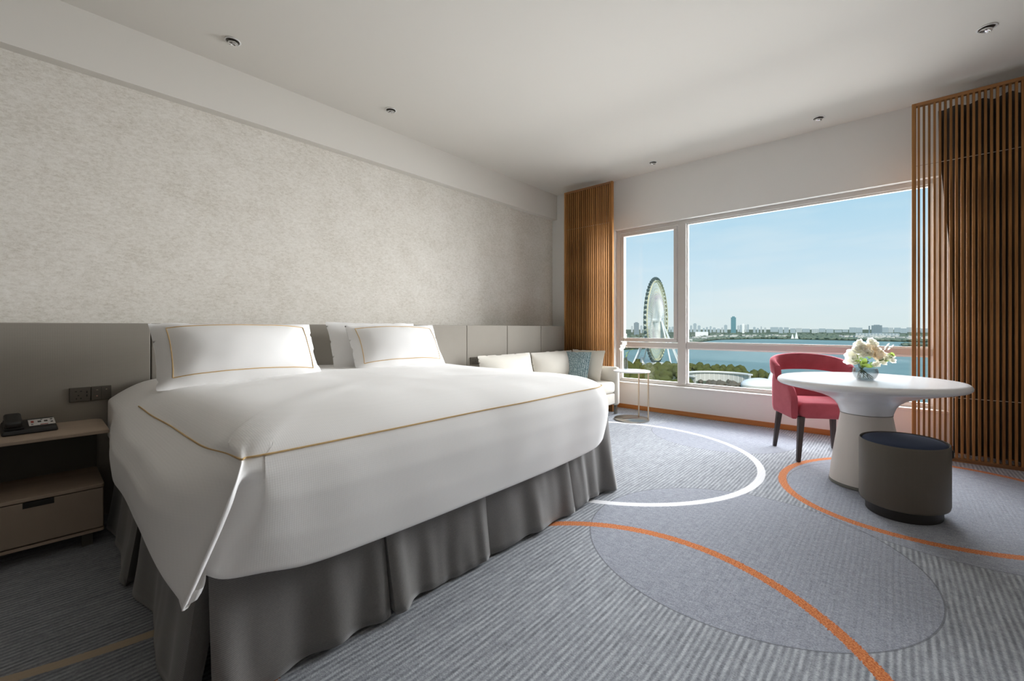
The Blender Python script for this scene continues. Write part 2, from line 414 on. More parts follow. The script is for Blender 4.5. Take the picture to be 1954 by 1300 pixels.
# ------------------------------------------------------------------ window
win = struct(thing('window_1', 'wide white-framed window with a side sash over the lake', 'window', (5.53, 1.28, WZ0)))
wl = lambda y: y-1.28
zl = lambda z: z-WZ0
def fr(name, y0, y1, z0, z1, x0=-.04, x1=.04, mat='frame', par=win):
    return bx(x0, x1, wl(y0), wl(y1), zl(z0), zl(z1)).build(name, mat, par, bevel=.004)
fr('frame_stile', 2.86, WY1, WZ0, WZ1); fr('frame_stile', WY0, -.27, WZ0, WZ1)
fr('frame_head', -.27, 2.86, 2.425, WZ1); fr('frame_rail', -.27, 2.86, WZ0+.015, .385)
fr('mullion', 1.955, 2.055, .385, 2.425, -.05, .05)
fr('transom', -.27, 1.955, .842, .907); fr('transom', 2.055, 2.86, .842, .907)
# beads round the big panes
for (y0, y1, z0, z1) in ((-.27, 1.955, .907, 2.425), (-.27, 1.955, .385, .842), (2.055, 2.86, .385, .842)):
    t = .016
    for a in ((y0, y1, z0, z0+t), (y0, y1, z1-t, z1), (y0, y0+t, z0+t, z1-t), (y1-t, y1, z0+t, z1-t)):
        bx(-.016, .02, wl(a[0]), wl(a[1]), zl(a[2]), zl(a[3])).build('glazing_bead', 'frame_white', win)
    bx(-.003, .003, wl(y0), wl(y1), zl(z0), zl(z1)).build('pane', 'pane', win)
# opening sash, top left
sash = thing('window_sash', None, None, (-.02, 0, 0)); sash.parent = win
s0, s1, sz0, sz1 = 2.062, 2.852, .915, 2.418; t = .048
for nm, a in (('sash_rail', (s0, s1, sz0, sz0+t)), ('sash_rail', (s0, s1, sz1-t, sz1)), ('sash_stile', (s0, s0+t, sz0+t, sz1-t)), ('sash_stile', (s1-t, s1, sz0+t, sz1-t))):
    bx(-.035, .035, wl(a[0]), wl(a[1]), zl(a[2]), zl(a[3])).build(nm, 'frame', sash, bevel=.008)
bx(-.003, .003, wl(s0+t), wl(s1-t), zl(sz0+t), zl(sz1-t)).build('pane', 'pane', sash)
struct(bx(XW-.014, XW+.11, WY0-.01, WY1+.01, WZ0-.012, WZ0+.012).build('trim_2', 'frame_white', bevel=.004), 'white ledge along the foot of the window', 'sill')

# ------------------------------------------------------------------ headboard
hb = thing('headboard', 'long grey upholstered headboard of square panels along the wall', 'headboard', (1.0, YH, 0))
edges = [-1.486, -.83, -.172, .483, 1.138, 1.802, 2.453, 3.111, 3.756, 4.41, 4.93]
edges = [-2.14]+edges
bx(-2.14-1-.1, 3.93, .03, YWALL-YH-.006, 0, 1.122).build('backing', 'headboard', hb)
for a, b in zip(edges, edges[1:]):
    bx(a-1+.0025, b-1-.0025, 0, .03, .02, 1.128).build('panel', 'headboard', hb, bevel=.006, seg=3)

# ------------------------------------------------------------------ bed
bed = thing('bed', 'wide bed base with mattress and pleated slate-grey valance', 'bed', (1.5, 2.4, 0))
L = lambda x, y, z=0: (x-1.5, y-2.4, z)
bx(.42-1.5, 2.56-1.5, 1.52-2.4, 3.40-2.4, .06, .40).build('bed_base', 'bed_base', bed, bevel=.02)
bx(.44-1.5, 2.54-1.5, 1.54-2.4, 3.40-2.4, .401, .70).build('mattress', 'mattress', bed, bevel=.06, seg=4)
for (x, y) in ((.6, 1.7), (2.4, 1.7), (.6, 3.2), (2.4, 3.2)):
    MB().lathe([(.03, 0), (.035, .06)], 16, x-1.5, y-2.4).build('bed_leg', 'stool_foot', bed, smooth=40)

def skirt_panel(p0, p1, nrm, z1=.50, flare=.06, seed=0, gap=.012, hemz=.012, amp=.019):
    """a pleated valance panel from p0 to p1 (plan), folded back at both ends"""
    rnd = random.Random(seed); p0 = Vector(p0); p1 = Vector(p1); d = (p1-p0); ln = d.length; d.normalize(); nv = Vector(nrm)
    nu, nw = 44, 16; rows = []
    ph = [rnd.uniform(0, 6.28) for _ in range(4)]
    for j in range(nw+1):
        t = j/nw; z = z1*(1-t)+hemz*t; row = []
        for i in range(-3, nu+4):
            u = min(max(i/nu, 0), 1); off = flare*t**1.3
            off += amp*(t**.8)*(math.sin(u*9+ph[0])*.5+math.sin(u*17+ph[1])*.35+math.sin(u*4+ph[2])*.5)
            off += amp*.55*t*abs(math.sin(u*11+ph[3]))**3+amp*.35*t*noise.noise(Vector((u*9, t*2.5, seed)))
            off += .010*t*math.exp(-((u-.08)/.06)**2)+.012*t*math.exp(-((u-.93)/.06)**2)
            s = gap*.25+u*(ln-gap*.5)+ (t*.012*math.sin(ph[3]+u*3))
            back = 0
            if i < 0: back = -i*.018; s = gap*.25+(-i)*.002+.018*t
            if i > nu: back = (i-nu)*.018; s = ln-gap*.25-(i-nu)*.002-.018*t
            if i in (0,): s += .004*t
            p = p0+d*s+nv*(off-back)
            zz = z + (.005*math.sin(u*7+ph[1])+.004)*t*t
            row.append((p.x-1.5, p.y-2.4, max(zz, .006)))
        rows.append(row)
    o = MB().grid(rows).build('valance_panel', 'skirt', bed, smooth=60, fix=False)
    m = o.modifiers.new('solid', 'SOLIDIFY'); m.thickness = .004
    return o
fy = 1.485
for k, (a, b) in enumerate(((.335, .895), (.895, 1.455), (1.455, 2.13), (2.13, 2.66))):
    skirt_panel((a, fy), (b, fy), (0, -1), seed=k+3)
for k, (a, b) in enumerate(((3.39, 2.42), (2.42, fy))):
    skirt_panel((.33, a), (.33, b), (-1, 0), seed=k+20, flare=.045)
for k, (a, b) in enumerate(((fy, 2.42), (2.42, 3.39))):
    skirt_panel((2.655, a), (2.655, b), (1, 0), seed=k+30)

# ------------------------------------------------------------------ duvet
def duvet():
    XLt = [(0, .335), (.25, .250), (.5, .212), (.75, .205), (1, .212)]
    YFt = [(0, 1.395), (.15, 1.372), (.35, 1.362), (.7, 1.375), (1, 1.40)]
    XRt = [(0, 2.535), (.2, 2.555), (.5, 2.575), (1, 2.56)]
    def plan(lv):
        """control points (x, y, zhem) for one level; lv = (xl, yf, xr, ridge, valley, fold)"""
        xl, yf, xr, Rg, V, fold = lv
        c = .16
        P = [(max(xl, .285), 3.38, .47), (max(xl, .28), 3.1, .475), (xl*.5+max(xl, .28)*.5, 2.85, .48), (xl, 2.4, .478), (xl+.004, 2.05, .48), (xl, 1.8, .478), (xl+.002, 1.62, .465)]
        P += [(xl*.55+Rg[0]*.45-.004, (1.52*.6+(yf+.06)*.4), .42), (Rg[0]*.93+xl*.07, Rg[1]+.022, .372), (Rg[0], Rg[1], .352), (Rg[0]+.012+.01*fold, Rg[1]+.012, .372)]
        P += [(V[0], V[1], .40), (V[0]+.05, yf*.75+V[1]*.25, .385), (.46, yf, .368), (.6, yf-.002, .338), (.85, yf, .326), (1.15, yf+.003, .322), (1.5, yf, .319), (1.85, yf-.002, .319), (2.1, yf, .324), (2.3, yf, .336), (xr-c, yf+.006, .35)]
        P += [(xr-c*.42, yf+.03, .372), (xr-.03, yf+c*.45, .40), (xr, yf+c, .43), (xr+.004, 1.8, .45), (xr, 2.2, .46), (xr-.004, 2.7, .46), (xr, 3.1, .46), (xr, 3.38, .46)]
        if xl > .34:       # upper levels: plain rounded corner, no fold
            rc = .10; cr_ = []
            for k in range(6):
                a = PI+PI/2*(k+.3)/5.6; cr_.append((xl+rc+rc*math.cos(a), yf+rc+rc*math.sin(a), .4))
            f0 = xl+rc+.04; f1 = xr-c-.06
            ft = [(f0+(x-.46)/1.84*(f1-f0), y, h) for x, y, h in P[13:21]]
            yl0 = yf+rc+.03; lf = [(x, 3.38-(3.38-y)/(3.38-1.62)*(3.38-yl0), h) for x, y, h in P[:7]]
            yr0 = yf+c+.05; rt = [(x, 3.38-(3.38-y)/(3.38-1.8)*(3.38-yr0), h) for x, y, h in P[25:]]
            P = lf+cr_+ft+P[21:25]+rt
        return P
    NS = 6
    rows = []
    top = [(.80, .78, 1.85, 2.14), (.797, .62, 1.70, 2.30), (.790, .52, 1.60, 2.40), (.776, .44, 1.50, 2.46), (.752, .385, 1.432, 2.505)]
    for (z, xl, yf, xr) in top:
        Rg = (xl+.03, yf+.03); pts = catmull(plan((xl, yf, xr, Rg, (xl+.07, yf+.008), 0)), NS)
        rows.append([(p[0], p[1], z) for p in pts])
    NQ = 22
    for j in range(NQ+1):
        q = j/NQ
        xl, yf, xr = interp(XLt, q), interp(YFt, q), interp(XRt, q)
        Rg = (interp([(0, .398), (.13, .374), (1, .258)], q), interp([(0, 1.392), (.13, 1.360), (.5, 1.368), (1, 1.395)], q))
        fold = smooth01((q-.10)/.25)
        V = (Rg[0]+.035+.012*q, (yf+.004)*(1-fold)+(yf+.075)*fold)
        dr_ = .026*max(0, 1-q*3.2)
        PP = [(x+(dr_*max(0, 1-(y-1.45)/1.25) if i < 8 else 0), y, h) for i, (x, y, h) in enumerate(plan((xl, yf, xr, Rg, V, fold)))]
        pts = catmull(PP, NS)
        rows.append([(p[0], p[1], .722-q*(.722-p[2])) for p in pts])
    # turn the hem under
    last = rows[-1]; n = len(last)
    def inward(k, amt):
        p = last[k]; a = last[max(k-1, 0)]; b = last[min(k+1, n-1)]; t = Vector((b[0]-a[0], b[1]-a[1])); t.normalize()
        nn = Vector((-t.y, t.x)); c = Vector((1.45, 2.5))-Vector(p[:2])
        if nn.dot(c) < 0: nn = -nn
        return nn*amt
    r1 = []; r2 = []
    for k in range(n):
        v = inward(k, .02); p = last[k]; r1.append((p[0]+v.x, p[1]+v.y, p[2]-.006)); v = inward(k, .032); r2.append((p[0]+v.x, p[1]+v.y, p[2]+.03))
    rows += [r1, r2]
    # crown and soft unevenness
    out = []
    for j, r in enumerate(rows):
        nr = []
        for p in r:
            v = Vector(p); w_ = noise.noise(v*2.2)*.010+noise.noise(v*5.0+Vector((3, 1, 7)))*.004
            if j <= 4: nr.append((v.x, v.y, v.z+w_*.9))
            else:
                o = Vector((v.x-1.45, v.y-2.6, 0)); o.normalize(); nr.append(tuple(v+o*w_*.8))
        out.append(nr)
    mb = MB(); mb.grid(out)
    # close the top: rings shrinking towards a spine down the middle of the bed
    first = out[0]; top_rows = []
    for c in range(11):
        t = c/10; row = []
        for p in first:
            v = Vector(p); sp_ = Vector((1.45, max(2.35, min(3.38, v.y)), .808)); w_ = v.lerp(sp_, t)
            k = smooth01(t*2.5); w_.z = v.z+(sp_.z-v.z)*math.sin(t*PI/2)+k*(noise.noise(Vector((w_.x*2, w_.y*2, 4)))*.012+noise.noise(Vector((w_.x*4.5, w_.y*4.5, 9)))*.005)
            row.append(tuple(w_))
        top_rows.append(row)
    mb.grid(top_rows)
    o = mb.build('duvet', 'linen', None, smooth=65, weld=.0008, fix=True, subsurf=1)
    return o, out
dv, DR = duvet()
tag(dv, 'puffy white duvet with a thin gold border covering the bed', 'duvet')
# gold line on the duvet (ring of level 5 = z .722, from left side round the foot)
lv = DR[5]; n = len(lv)
seq = [Vector(p) for p in lv]
i0 = min(range(n//2), key=lambda i: abs(seq[i].y-2.72)); iR = max(range(n), key=lambda i: seq[i].x if seq[i].y < 1.65 else -9)
def ribbon(pts, wd, name, mat, par, lift=.0022):
    rows = [[], []]
    for k, p in enumerate(pts):
        d = (pts[min(k+1, len(pts)-1)]-pts[max(k-1, 0)]).normalized()
        outv = Vector((p.x-1.45, p.y-2.5, 0)).normalized(); nn = (outv*.6+Vector((0, 0, .8))).normalized(); s = d.cross(nn).normalized()
        rows[0].append(p+nn*lift+s*wd/2); rows[1].append(p+nn*lift-s*wd/2)
    return MB().grid(rows).build(name, mat, par, fix=False)
path = [seq[i] for i in range(i0, iR+1)]
MB().tube([p+Vector((p.x-1.45, p.y-2.5, 1.0)).normalized()*.0016 for p in path], .0030, 6).build('gold_border', 'gold', dv, smooth=60)

# ------------------------------------------------------------------ pillows
def pillow_mesh(wd, ht, th, nu=28, nv=20, seed=0, sag=.03, pinch=.09, wr=.008):
    rnd = random.Random(seed); off = Vector((rnd.uniform(-9, 9), rnd.uniform(-9, 9), rnd.uniform(-9, 9)))
    def pt(u, v, side):
        # u, v in -1..1
        x = u*wd/2*(1-pinch*(1-abs(v)**2)*abs(u)**3*.55); z = v*ht/2*(1-pinch*(1-abs(u)**2)*abs(v)**3*.8)
        k = max(0, (1-abs(u)**2.6))**.85*max(0, (1-abs(v)**2.4))**.85+.04*max(0, 1-abs(u)**8)*max(0, 1-abs(v)**8)
        y = side*th/2*k*(1+.12*(-v))
        nz = noise.noise(Vector((x*5, z*5, side*2))+off)*wr*k**.3+noise.noise(Vector((x*14, z*14, side*2))+off)*wr*.45*(1-k*.7)
        return (x, y+nz*side+ (noise.noise(Vector((x*9, z*9, 0))+off)*wr*1.2*(1-k)), z+ht/2-sag*(u*u)*(v < 0)*0)
    mb = MB()
    for side in (-1, 1):
        mb.grid([[pt(-1+2*i/nu, -1+2*j/nv, side) for i in range(nu+1)] for j in range(nv+1)])
    return mb, pt
def pillow(name, label, loc, size, lean, rz, group, mat='linen', gold=True, seed=0, cat='pillow', inset=.12, pinch=.06, wr=.008):
    mb, pt = pillow_mesh(*size, seed=seed, pinch=pinch, wr=wr)
    o = mb.build(name, mat, None, smooth=80, weld=.0006, subsurf=1)
    o.location = loc; o.rotation_euler = (lean, 0, rz)
    tag(o, label, cat, group)
    if gold:
        a, b = 1-inset, 1-inset*1.7; P = []
        corner = [(-a, -b), (a, -b), (a, b), (-a, b), (-a, -b)]
        for (u0, v0), (u1, v1) in zip(corner, corner[1:]):
            for k in range(16): t = k/16; P.append(Vector(pt(u0+(u1-u0)*t, v0+(v1-v0)*t, -1))+Vector((0, -.0015, 0)))
        P.append(P[0]); MB().tube(P, .0027, 6, caps=False).build('gold_border', 'gold', o, smooth=60)
    return o
lean = R(-30)
pillow('bed_pillow', 'white pillow with full gold frame on the left half of the bed', (.842, 2.80, .775), (.86, .41, .26), lean, R(1), 'bed pillows', seed=2, inset=.15)
pillow('bed_pillow', 'white pillow with gold frame, front one on the right half of the bed', (1.945, 2.87, .778), (.80, .40, .24), lean, R(-3), 'bed pillows', seed=5, inset=.15)
pillow('bed_pillow', 'plain white pillow half hidden behind the right front pillow', (1.885, 3.10, .79), (.80, .385, .17), R(-22), R(-1), 'bed pillows', gold=False, seed=8)

# ------------------------------------------------------------------ nightstand, telephone, sockets
ns = thing('nightstand', 'pale taupe wooden nightstand with open niche and one drawer', 'nightstand', (-.16, 3.0, 0))
def slab_round(x0, x1, y0, y1, z0, z1, r=.05):
    pts = [(x0, y1), (x0, y0)]
    for k in range(7):
        a = -PI/2+PI/2*k/6; pts.append((x1-.012+.012*math.cos(a), y0+.012+.012*math.sin(a)))
    for k in range(9):
        a = PI/2*k/8; pts.append((x1-r+r*math.cos(a), y1-r+r*math.sin(a)))
    n = len(pts); m = MB(); m.v = [(x, y, z0) for x, y in pts]+[(x, y, z1) for x, y in pts]
    m.f = [tuple(reversed(range(n))), tuple(range(n, 2*n))]+[(i, (i+1) % n, n+(i+1) % n, n+i) for i in range(n)]; return m
slab_round(-.36, .42, 0, .42, .562, .580).build('top', 'night_wood', ns, bevel=.004)
slab_round(-.36, .40, 0, .42, .292, .310).build('shelf', 'night_wood', ns, bevel=.003)
bx(-.36, .40, .40, .418, .310, .562).build('back_panel', 'night_dark', ns)
bx(-.36, -.342, .01, .40, .310, .562).build('side_panel', 'night_wood', ns)
bx(-.36, .40, .02, .418, .085, .290).build('body', 'night_body', ns, bevel=.012, seg=3)
dr = bx(-.355, .395, 0, .019, .092, .288).build('drawer', 'night_body', ns, bevel=.002)
hd = bx(.125, .225, -.0015, .006, .262, .2885).build('handle_slot', 'dark_void', dr)
slab_round(-.36, .40, .004, .418, .070, .085).build('bottom_board', 'night_wood', ns, bevel=.002)
for (x, y) in ((-.30, .06), (.34, .06), (-.30, .36), (.34, .36)):
    bx(x-.02, x+.02, y-.02, y+.02, 0, .07).build('leg', 'night_dark', ns)

ph = thing('telephone', 'black desk telephone with white key card on the nightstand', 'telephone', (-.015, 3.235, .5805), R(4))
m = MB(); n0 = [(-.095, -.075, 0), (.095, -.075, 0), (.095, .075, 0), (-.095, .075, 0), (-.09, -.07, .022), (.09, -.07, .022), (.09, .07, .055), (-.09, .07, .055)]
m.v = n0; m.f = [(0, 3, 2, 1), (4, 5, 6, 7), (0, 1, 5, 4), (1, 2, 6, 5), (2, 3, 7, 6), (3, 0, 4, 7)]
m.build('phone_base', 'black_plastic', ph, bevel=.008, seg=3)
sl = math.atan2(.033, .14)
kc = bx(-.045, .045, -.04, .04, 0, .002).build('key_card', 'paper', ph, loc=(.042, .0, .0402), rot=(sl, 0, 0))
for (x, y, a, b, mt) in ((-.032, .008, .008, .022, 'red_ink'), (-.008, .004, .010, .016, 'ink'), (.014, .006, .010, .016, 'ink'), (.034, .022, .007, .006, 'ink'), (.034, -.012, .007, .008, 'ink'), (0, .028, .006, .003, 'ink'), (.006, -.036, .022, .004, 'red_ink'), (-.034, -.026, .006, .004, 'ink')):
    bx(x-a/2*1.2, x+a/2*1.2, y-b/2, y+b/2, .002, .004).build('key', mt, kc)
rb = bx(-.083, -.025, -.07, .07, 0, .030).build('handset', 'black_plastic', ph, bevel=.012, seg=4, loc=(0, 0, .049), rot=(sl, 0, 0))
bx(-.085, -.02, -.06, .066, 0, .012).build('cradle', 'black_plastic', ph, bevel=.004, loc=(0, 0, .036), rot=(sl, 0, 0))

def socket(loc, label, small=False):
    t = thing('wall_socket', label, 'socket', loc, 0, 'bronze sockets on the headboard')
    wd = .172 if not small else .19
    bx(0, wd/2-.001, -.010, 0, 0, .080).build('socket_plate', 'bronze', t, bevel=.003)
    sp = bx(wd/2+.001, wd, -.010, 0, 0, .080).build('switch_plate', 'bronze', t, bevel=.003)
    for (x, z, a, b) in ((.026, .058, .008, .005), (.046, .058, .008, .005), (.036, .035, .006, .006), (.028, .018, .005, .007), (.046, .018, .005, .007), (.070, .052, .005, .012), (.070, .032, .005, .012)):
        bx(x-a/2, x+a/2, -.0108, -.009, z-b/2, z+b/2).build('socket_hole', 'dark_void', t)
    bx(.108, .114, -.0112, -.009, .022, .028).build('indicator', 'lamp_pink', sp)
    bx(.108, .116, -.0112, -.009, .058, .061).build('switch_mark', 'night_wood', sp); bx(.148, .154, -.0112, -.009, .058, .062).build('switch_mark', 'night_wood', sp)
    bx(.1285, .1297, -.0108, -.009, .004, .076).build('switch_seam', 'dark_void', sp)
    return t
socket((.131, YH-.0005, .684), 'bronze double wall socket on the headboard above the nightstand')
socket((3.155, YH-.0005, .70), 'bronze double wall socket on the headboard beside the sofa', True)

# ------------------------------------------------------------------ recessed lamps
def downlight(loc, label):
    t = thing('recessed_downlight', label, 'downlight', loc, 0, 'recessed ceiling lamps')
    MB().lathe([(.050, 0), (.052, -.004), (.044, -.006), (.040, .0), (.040, .0005)], 32, cap0=False, cap1=False).build('trim_ring', 'white_paint', t, smooth=50)
    MB().lathe([(.041, -.0008), (.002, -.001)], 32, cap0=False).build('housing', 'bronze', t)
    m = MB().lathe([(.012, 0), (.030, -.004), (.033, -.016), (.031, -.020), (.024, -.008), (.010, -.004)], 24, cap0=True, cap1=True).build('reflector', 'chrome', t, smooth=50)
    m.rotation_euler = (R(14), R(-10), 0); m.location = (0, 0, -.002)
    MB().lathe([(.010, -.005), (.010, -.013), (.002, -.015)], 16).build('bulb', 'paper', t, smooth=50)
    return t
for (x, y, lb) in ((.948, 3.527, 'small chrome ceiling downlight nearest the nightstand end of the papered wall'), (2.242, 3.533, 'small chrome ceiling downlight above the right half of the headboard'),
                   (5.118, 2.226, 'small chrome ceiling downlight above the narrow left part of the window'), (5.112, .547, 'small chrome ceiling downlight above the right part of the window'), (4.344, -.476, 'small chrome ceiling downlight in the upper right corner of the view')):
    downlight((x, y, ZC-.0005), lb)

# ------------------------------------------------------------------ slatted screens and curtains
def screen(label, y0, y1, group='slatted wooden screens'):
    t = thing('slatted_screen', label, 'screen', (5.07, (y0+y1)/2, 0), 0, group)
    wd = y1-y0; zt = 3.03; sw = .028
    bx(-.02, .02, -wd/2, -wd/2+sw, 0, zt).build('stile', 'slat_wood', t, bevel=.002); bx(-.02, .02, wd/2-sw, wd/2, 0, zt).build('stile', 'slat_wood', t, bevel=.002)
    bx(-.02, .02, -wd/2+sw, wd/2-sw, 0, .03).build('bottom_rail', 'rail_wood', t, bevel=.002); bx(-.02, .02, -wd/2+sw, wd/2-sw, zt-.028, zt).build('top_rail', 'rail_wood', t, bevel=.002)
    nsl = 22; inner = wd-2*sw; me = None
    for k in range(nsl):
        y = -inner/2+inner*(k+.5)/nsl+.0
        if me is None:
            o = bx(-.015, .015, -.0075, .0075, .03, zt-.028).build('slat', 'slat_wood', t); me = o.data
        else: o = link('slat', me, 'slat_wood', t)
        o.location = (0, y, 0)
    for z in (.523, 2.495):
        MB().tube([(.0, -wd/2+sw, z), (.0, wd/2-sw, z)], .003, 8).build('cord', 'cord', t)
    return t
screen('slatted wooden screen behind the sofa, left of the window', 2.748, 3.512)
screen('slatted wooden screen at the right end of the window, behind the table', -.882, -.118)
def curtain(label, name, x, edge, far, mat, z1=3.0, folds=6, seed=1):
    """edge(z) = plan y of the free edge; far = plan y of the stacked side"""
    rows = []; N = 90; rnd = random.Random(seed)
    for j in range(25):
        z = .03+(z1-.03)*j/24; e = edge(z); row = []
        for i in range(N+1):
            u = i/N; y = e+(far-e)*u; a = .045
            row.append((x+a*math.sin(u*folds*2*PI+.6*math.sin(z*1.1+seed))*(.8+.2*math.sin(u*11+seed)), y, z))
        rows.append(row)
    o = MB().grid(rows).build(name, mat, None, smooth=70, fix=False)
    m = o.modifiers.new('solid', 'SOLIDIFY'); m.thickness = .006
    return tag(o, label, 'curtain', 'gathered curtains')
curtain('charcoal curtain gathered behind the screen left of the window', 'blackout_curtain', 5.27, lambda z: 2.90+.10*smooth01(z/2.6), 3.50, 'curtain', seed=2, folds=5)
curtain('charcoal curtain gathered behind the screen right of the window', 'blackout_curtain', 5.26, lambda z: -.385+.09*smooth01((z-1.2)/1.8), -1.5, 'curtain', seed=4, folds=8)

# ------------------------------------------------------------------ sofa
so = thing('sofa', 'oatmeal fabric two-seat sofa in the corner beside the window', 'sofa', (4.05, 3.0, 0))
def rbox(name, x0, x1, y0, y1, z0, z1, r, mat, par, org=(4.05, 3.0), puff=0, seg=4, nx=10, rot=None):
    o = bx(x0-org[0], x1-org[0], y0-org[1], y1-org[1], z0, z1).build(name, mat, par)
    b = bmesh.new(); b.from_mesh(o.data)
    bmesh.ops.bevel(b, geom=list(b.edges), offset=r, segments=seg, profile=.5, affect='EDGES'); b.to_mesh(o.data); b.free()
    for p in o.data.polygons: p.use_smooth = True
    o.data.set_sharp_from_angle(angle=R(60)); return o
rbox('sofa_frame', 3.10, 4.93, 2.64, 3.41, .13, .27, .02, 'sofa', so)
rbox('seat_cushion', 3.12, 4.01, 2.63, 3.26, .272, .42, .045, 'sofa', so); rbox('seat_cushion', 4.02, 4.925, 2.63, 3.26, .272, .42, .045, 'sofa', so)
rbox('back_frame', 3.10, 4.93, 3.27, 3.415, .272, .66, .03, 'sofa', so)
rbox('armrest', 4.932, 5.025, 2.62, 3.415, .11, .60, .035, 'sofa', so)
for k, (x0, x1) in enumerate(((3.13, 4.0), (4.01, 4.90))):
    mb, pt = pillow_mesh(x1-x0, .40, .22, seed=40+k, pinch=.02, wr=.006)
    o = mb.build('back_cushion', 'sofa', so, smooth=80, weld=.0006, subsurf=1); o.location = ((x0+x1)/2-4.05, 3.19-3.0, .415); o.rotation_euler = (R(-14), 0, 0)
for (x, y) in ((3.18, 2.70), (4.975, 2.66), (3.18, 3.34), (4.975, 3.34)):
    bx(x-4.05-.018, x-4.05+.018, y-3.0-.018, y-3.0+.018, 0, .13 if x < 4.9 else .11).build('leg', 'nickel', so, bevel=.003)
pillow('sofa_cushion', 'white throw cushion leaning on the sofa arm behind the blue one', (4.80, 3.03, .425), (.52, .40, .13), R(-16), R(-90-4), 'sofa cushions', 'white_cushion', False, 12, 'cushion', pinch=.05)
pillow('sofa_cushion', 'blue-grey patterned throw cushion leaning on the sofa arm', (4.62, 3.12, .425), (.48, .39, .13), R(-20), R(-90+6), 'sofa cushions', 'blue_cushion', False, 13, 'cushion', pinch=.05)

# ------------------------------------------------------------------ side table with orchid
stt = thing('side_table', 'small round white side table on two thin metal posts', 'side table', (4.78, 2.345, 0))
MB().lathe([(.19, .0), (.205, .002), (.206, .014), (.200, .018), (.002, .018)], 56, cap1=False).build('base_disc', 'nickel', stt, smooth=40)
MB().lathe([(.208, .574), (.215, .576), (.215, .588), (.208, .590), (.002, .590)], 56, cap1=False).build('table_top', 'table_white', stt, smooth=40)
for (x, y) in ((.110, -.040), (.074, -.176)):
    MB().lathe([(.0085, .018), (.0085, .574)], 16, x, y).build('post', 'brass', stt, smooth=40)
bx(-.12, .10, -.010, .010, .018, .024).build('base_bar', 'nickel', stt, bevel=.002, rot=(0, 0, R(-34)))
vs = thing('bud_vase', 'slim clear glass bud vase on the side table', 'vase', (4.84, 2.45, .5905))
MB().lathe([(.024, 0), (.026, .004), (.024, .05), (.019, .11), (.022, .15), (.0205, .15), (.0175, .11), (.022, .05), (.022, .008), (.002, .008)], 32, cap1=False).build('vessel', 'glass', vs, smooth=60)
def petal(mb, c, d, nrm, ln, wd, cup=.25):
    d = Vector(d).normalized(); nrm = Vector(nrm).normalized(); s = d.cross(nrm).normalized(); rows = []
    for j in range(6):
        t = j/5; w_ = wd/2*math.sin(PI*min(.96, t*.86+.1))**.8; row = []
        for i in range(5):
            u = (i-2)/2; p = Vector(c)+d*ln*t+s*w_*u+nrm*(cup*ln*(t*t*.6+.35*u*u*(.3+t)))
            row.append(tuple(p))
        rows.append(row)
    mb.grid(rows)
def blossom(mb, c, face, r, n=6, layers=2, rnd=random):
    face = Vector(face).normalized(); a0 = face.orthogonal().normalized(); b0 = face.cross(a0)
    for l in range(layers):
        for k in range(n):
            th = 2*PI*(k+.5*l)/n+rnd.uniform(-.2, .2); d = a0*math.cos(th)+b0*math.sin(th)+face*(.25+.75*l)
            petal(mb, c, d, face, r*(1-.22*l)*rnd.uniform(.85, 1.1), r*.95*(1-.15*l), .3)
oc = thing('orchid_sprig', 'white orchid sprig with green buds in the slim glass vase', 'flowers', (4.84, 2.45, .60))
MB().tube([(0, 0, 0), (.004, .003, .12), (-.012, .02, .22), (-.01, .03, .34), (.0, .01, .41)], .0025, 6).build('stem', 'stem', oc, smooth=60)
MB().tube([(0, 0, .02), (.004, -.006, .14), (.012, -.03, .20), (.01, -.05, .235)], .002, 6).build('stem', 'stem', oc, smooth=60)
rn = random.Random(3)
for (c, r) in (((-.01, .035, .27), .034), ((-.012, .012, .31), .032), ((-.01, .055, .24), .03), ((0, .012, .385), .022), ((0, .005, .415), .018)):
    m = MB(); blossom(m, c, (-1, -.7, .25), r, 5, 1, rn); m.build('blossom', 'petal_white', oc, smooth=80, fix=False)
for (c, d) in (((.012, -.045, .228), (0, -1, .2)), ((.0, .02, .3), (-.3, -.8, .2)), ((0, 0, .14), (-.4, -.6, .8)), ((.01, -.03, .21), (-.2, .5, -.5))):
    m = MB(); petal(m, c, d, (-.3, 0, 1), .05, .02, .1); m.build('leaf', 'leaf', oc, smooth=80, fix=False)

# ------------------------------------------------------------------ round table, bowl of flowers
tb = thing('dining_table', 'round white table on a waisted pedestal near the window', 'table', (3.9, .145, 0))
TH = R(157.7)
def ell_lathe(prof, n=72):
    m = MB(); c, s_ = math.cos(TH), math.sin(TH)
    for r, z in prof:
        k = max(0, min(1, (r-.15)/.38))*.05
        for i in range(n):
            a = 2*PI*i/n; u = r*(1+k)*math.cos(a); v = r*(1-k)*math.sin(a); m.v.append((u*c-v*s_, u*s_+v*c, z))
    for j in range(len(prof)-1):
        for i in range(n): i2 = (i+1) % n; m.f.append((j*n+i, j*n+i2, (j+1)*n+i2, (j+1)*n+i))
    m.f.append(tuple(reversed(range(n)))); m.f.append(tuple((len(prof)-1)*n+i for i in range(n))); return m
ell_lathe([(.145, .503), (.150, .52), (.160, .55), (.180, .58), (.215, .607), (.27, .63), (.345, .652), (.43, .672), (.505, .69), (.528, .697), (.540, .708), (.541, .720), (.534, .732), (.524, .739), (.50, .7415), (.005, .742)], 96).build('table_top', 'table_white', tb, smooth=50)
MB().lathe([(.208, .022), (.200, .10), (.186, .22), (.166, .36), (.150, .455), (.1435, .5)], 72).build('pedestal', 'table_base', tb, smooth=50)
MB().lathe([(.140, .4985), (.1465, .4987), (.147, .503), (.140, .5035)], 72).build('pedestal_ring', 'table_foot', tb, smooth=40)
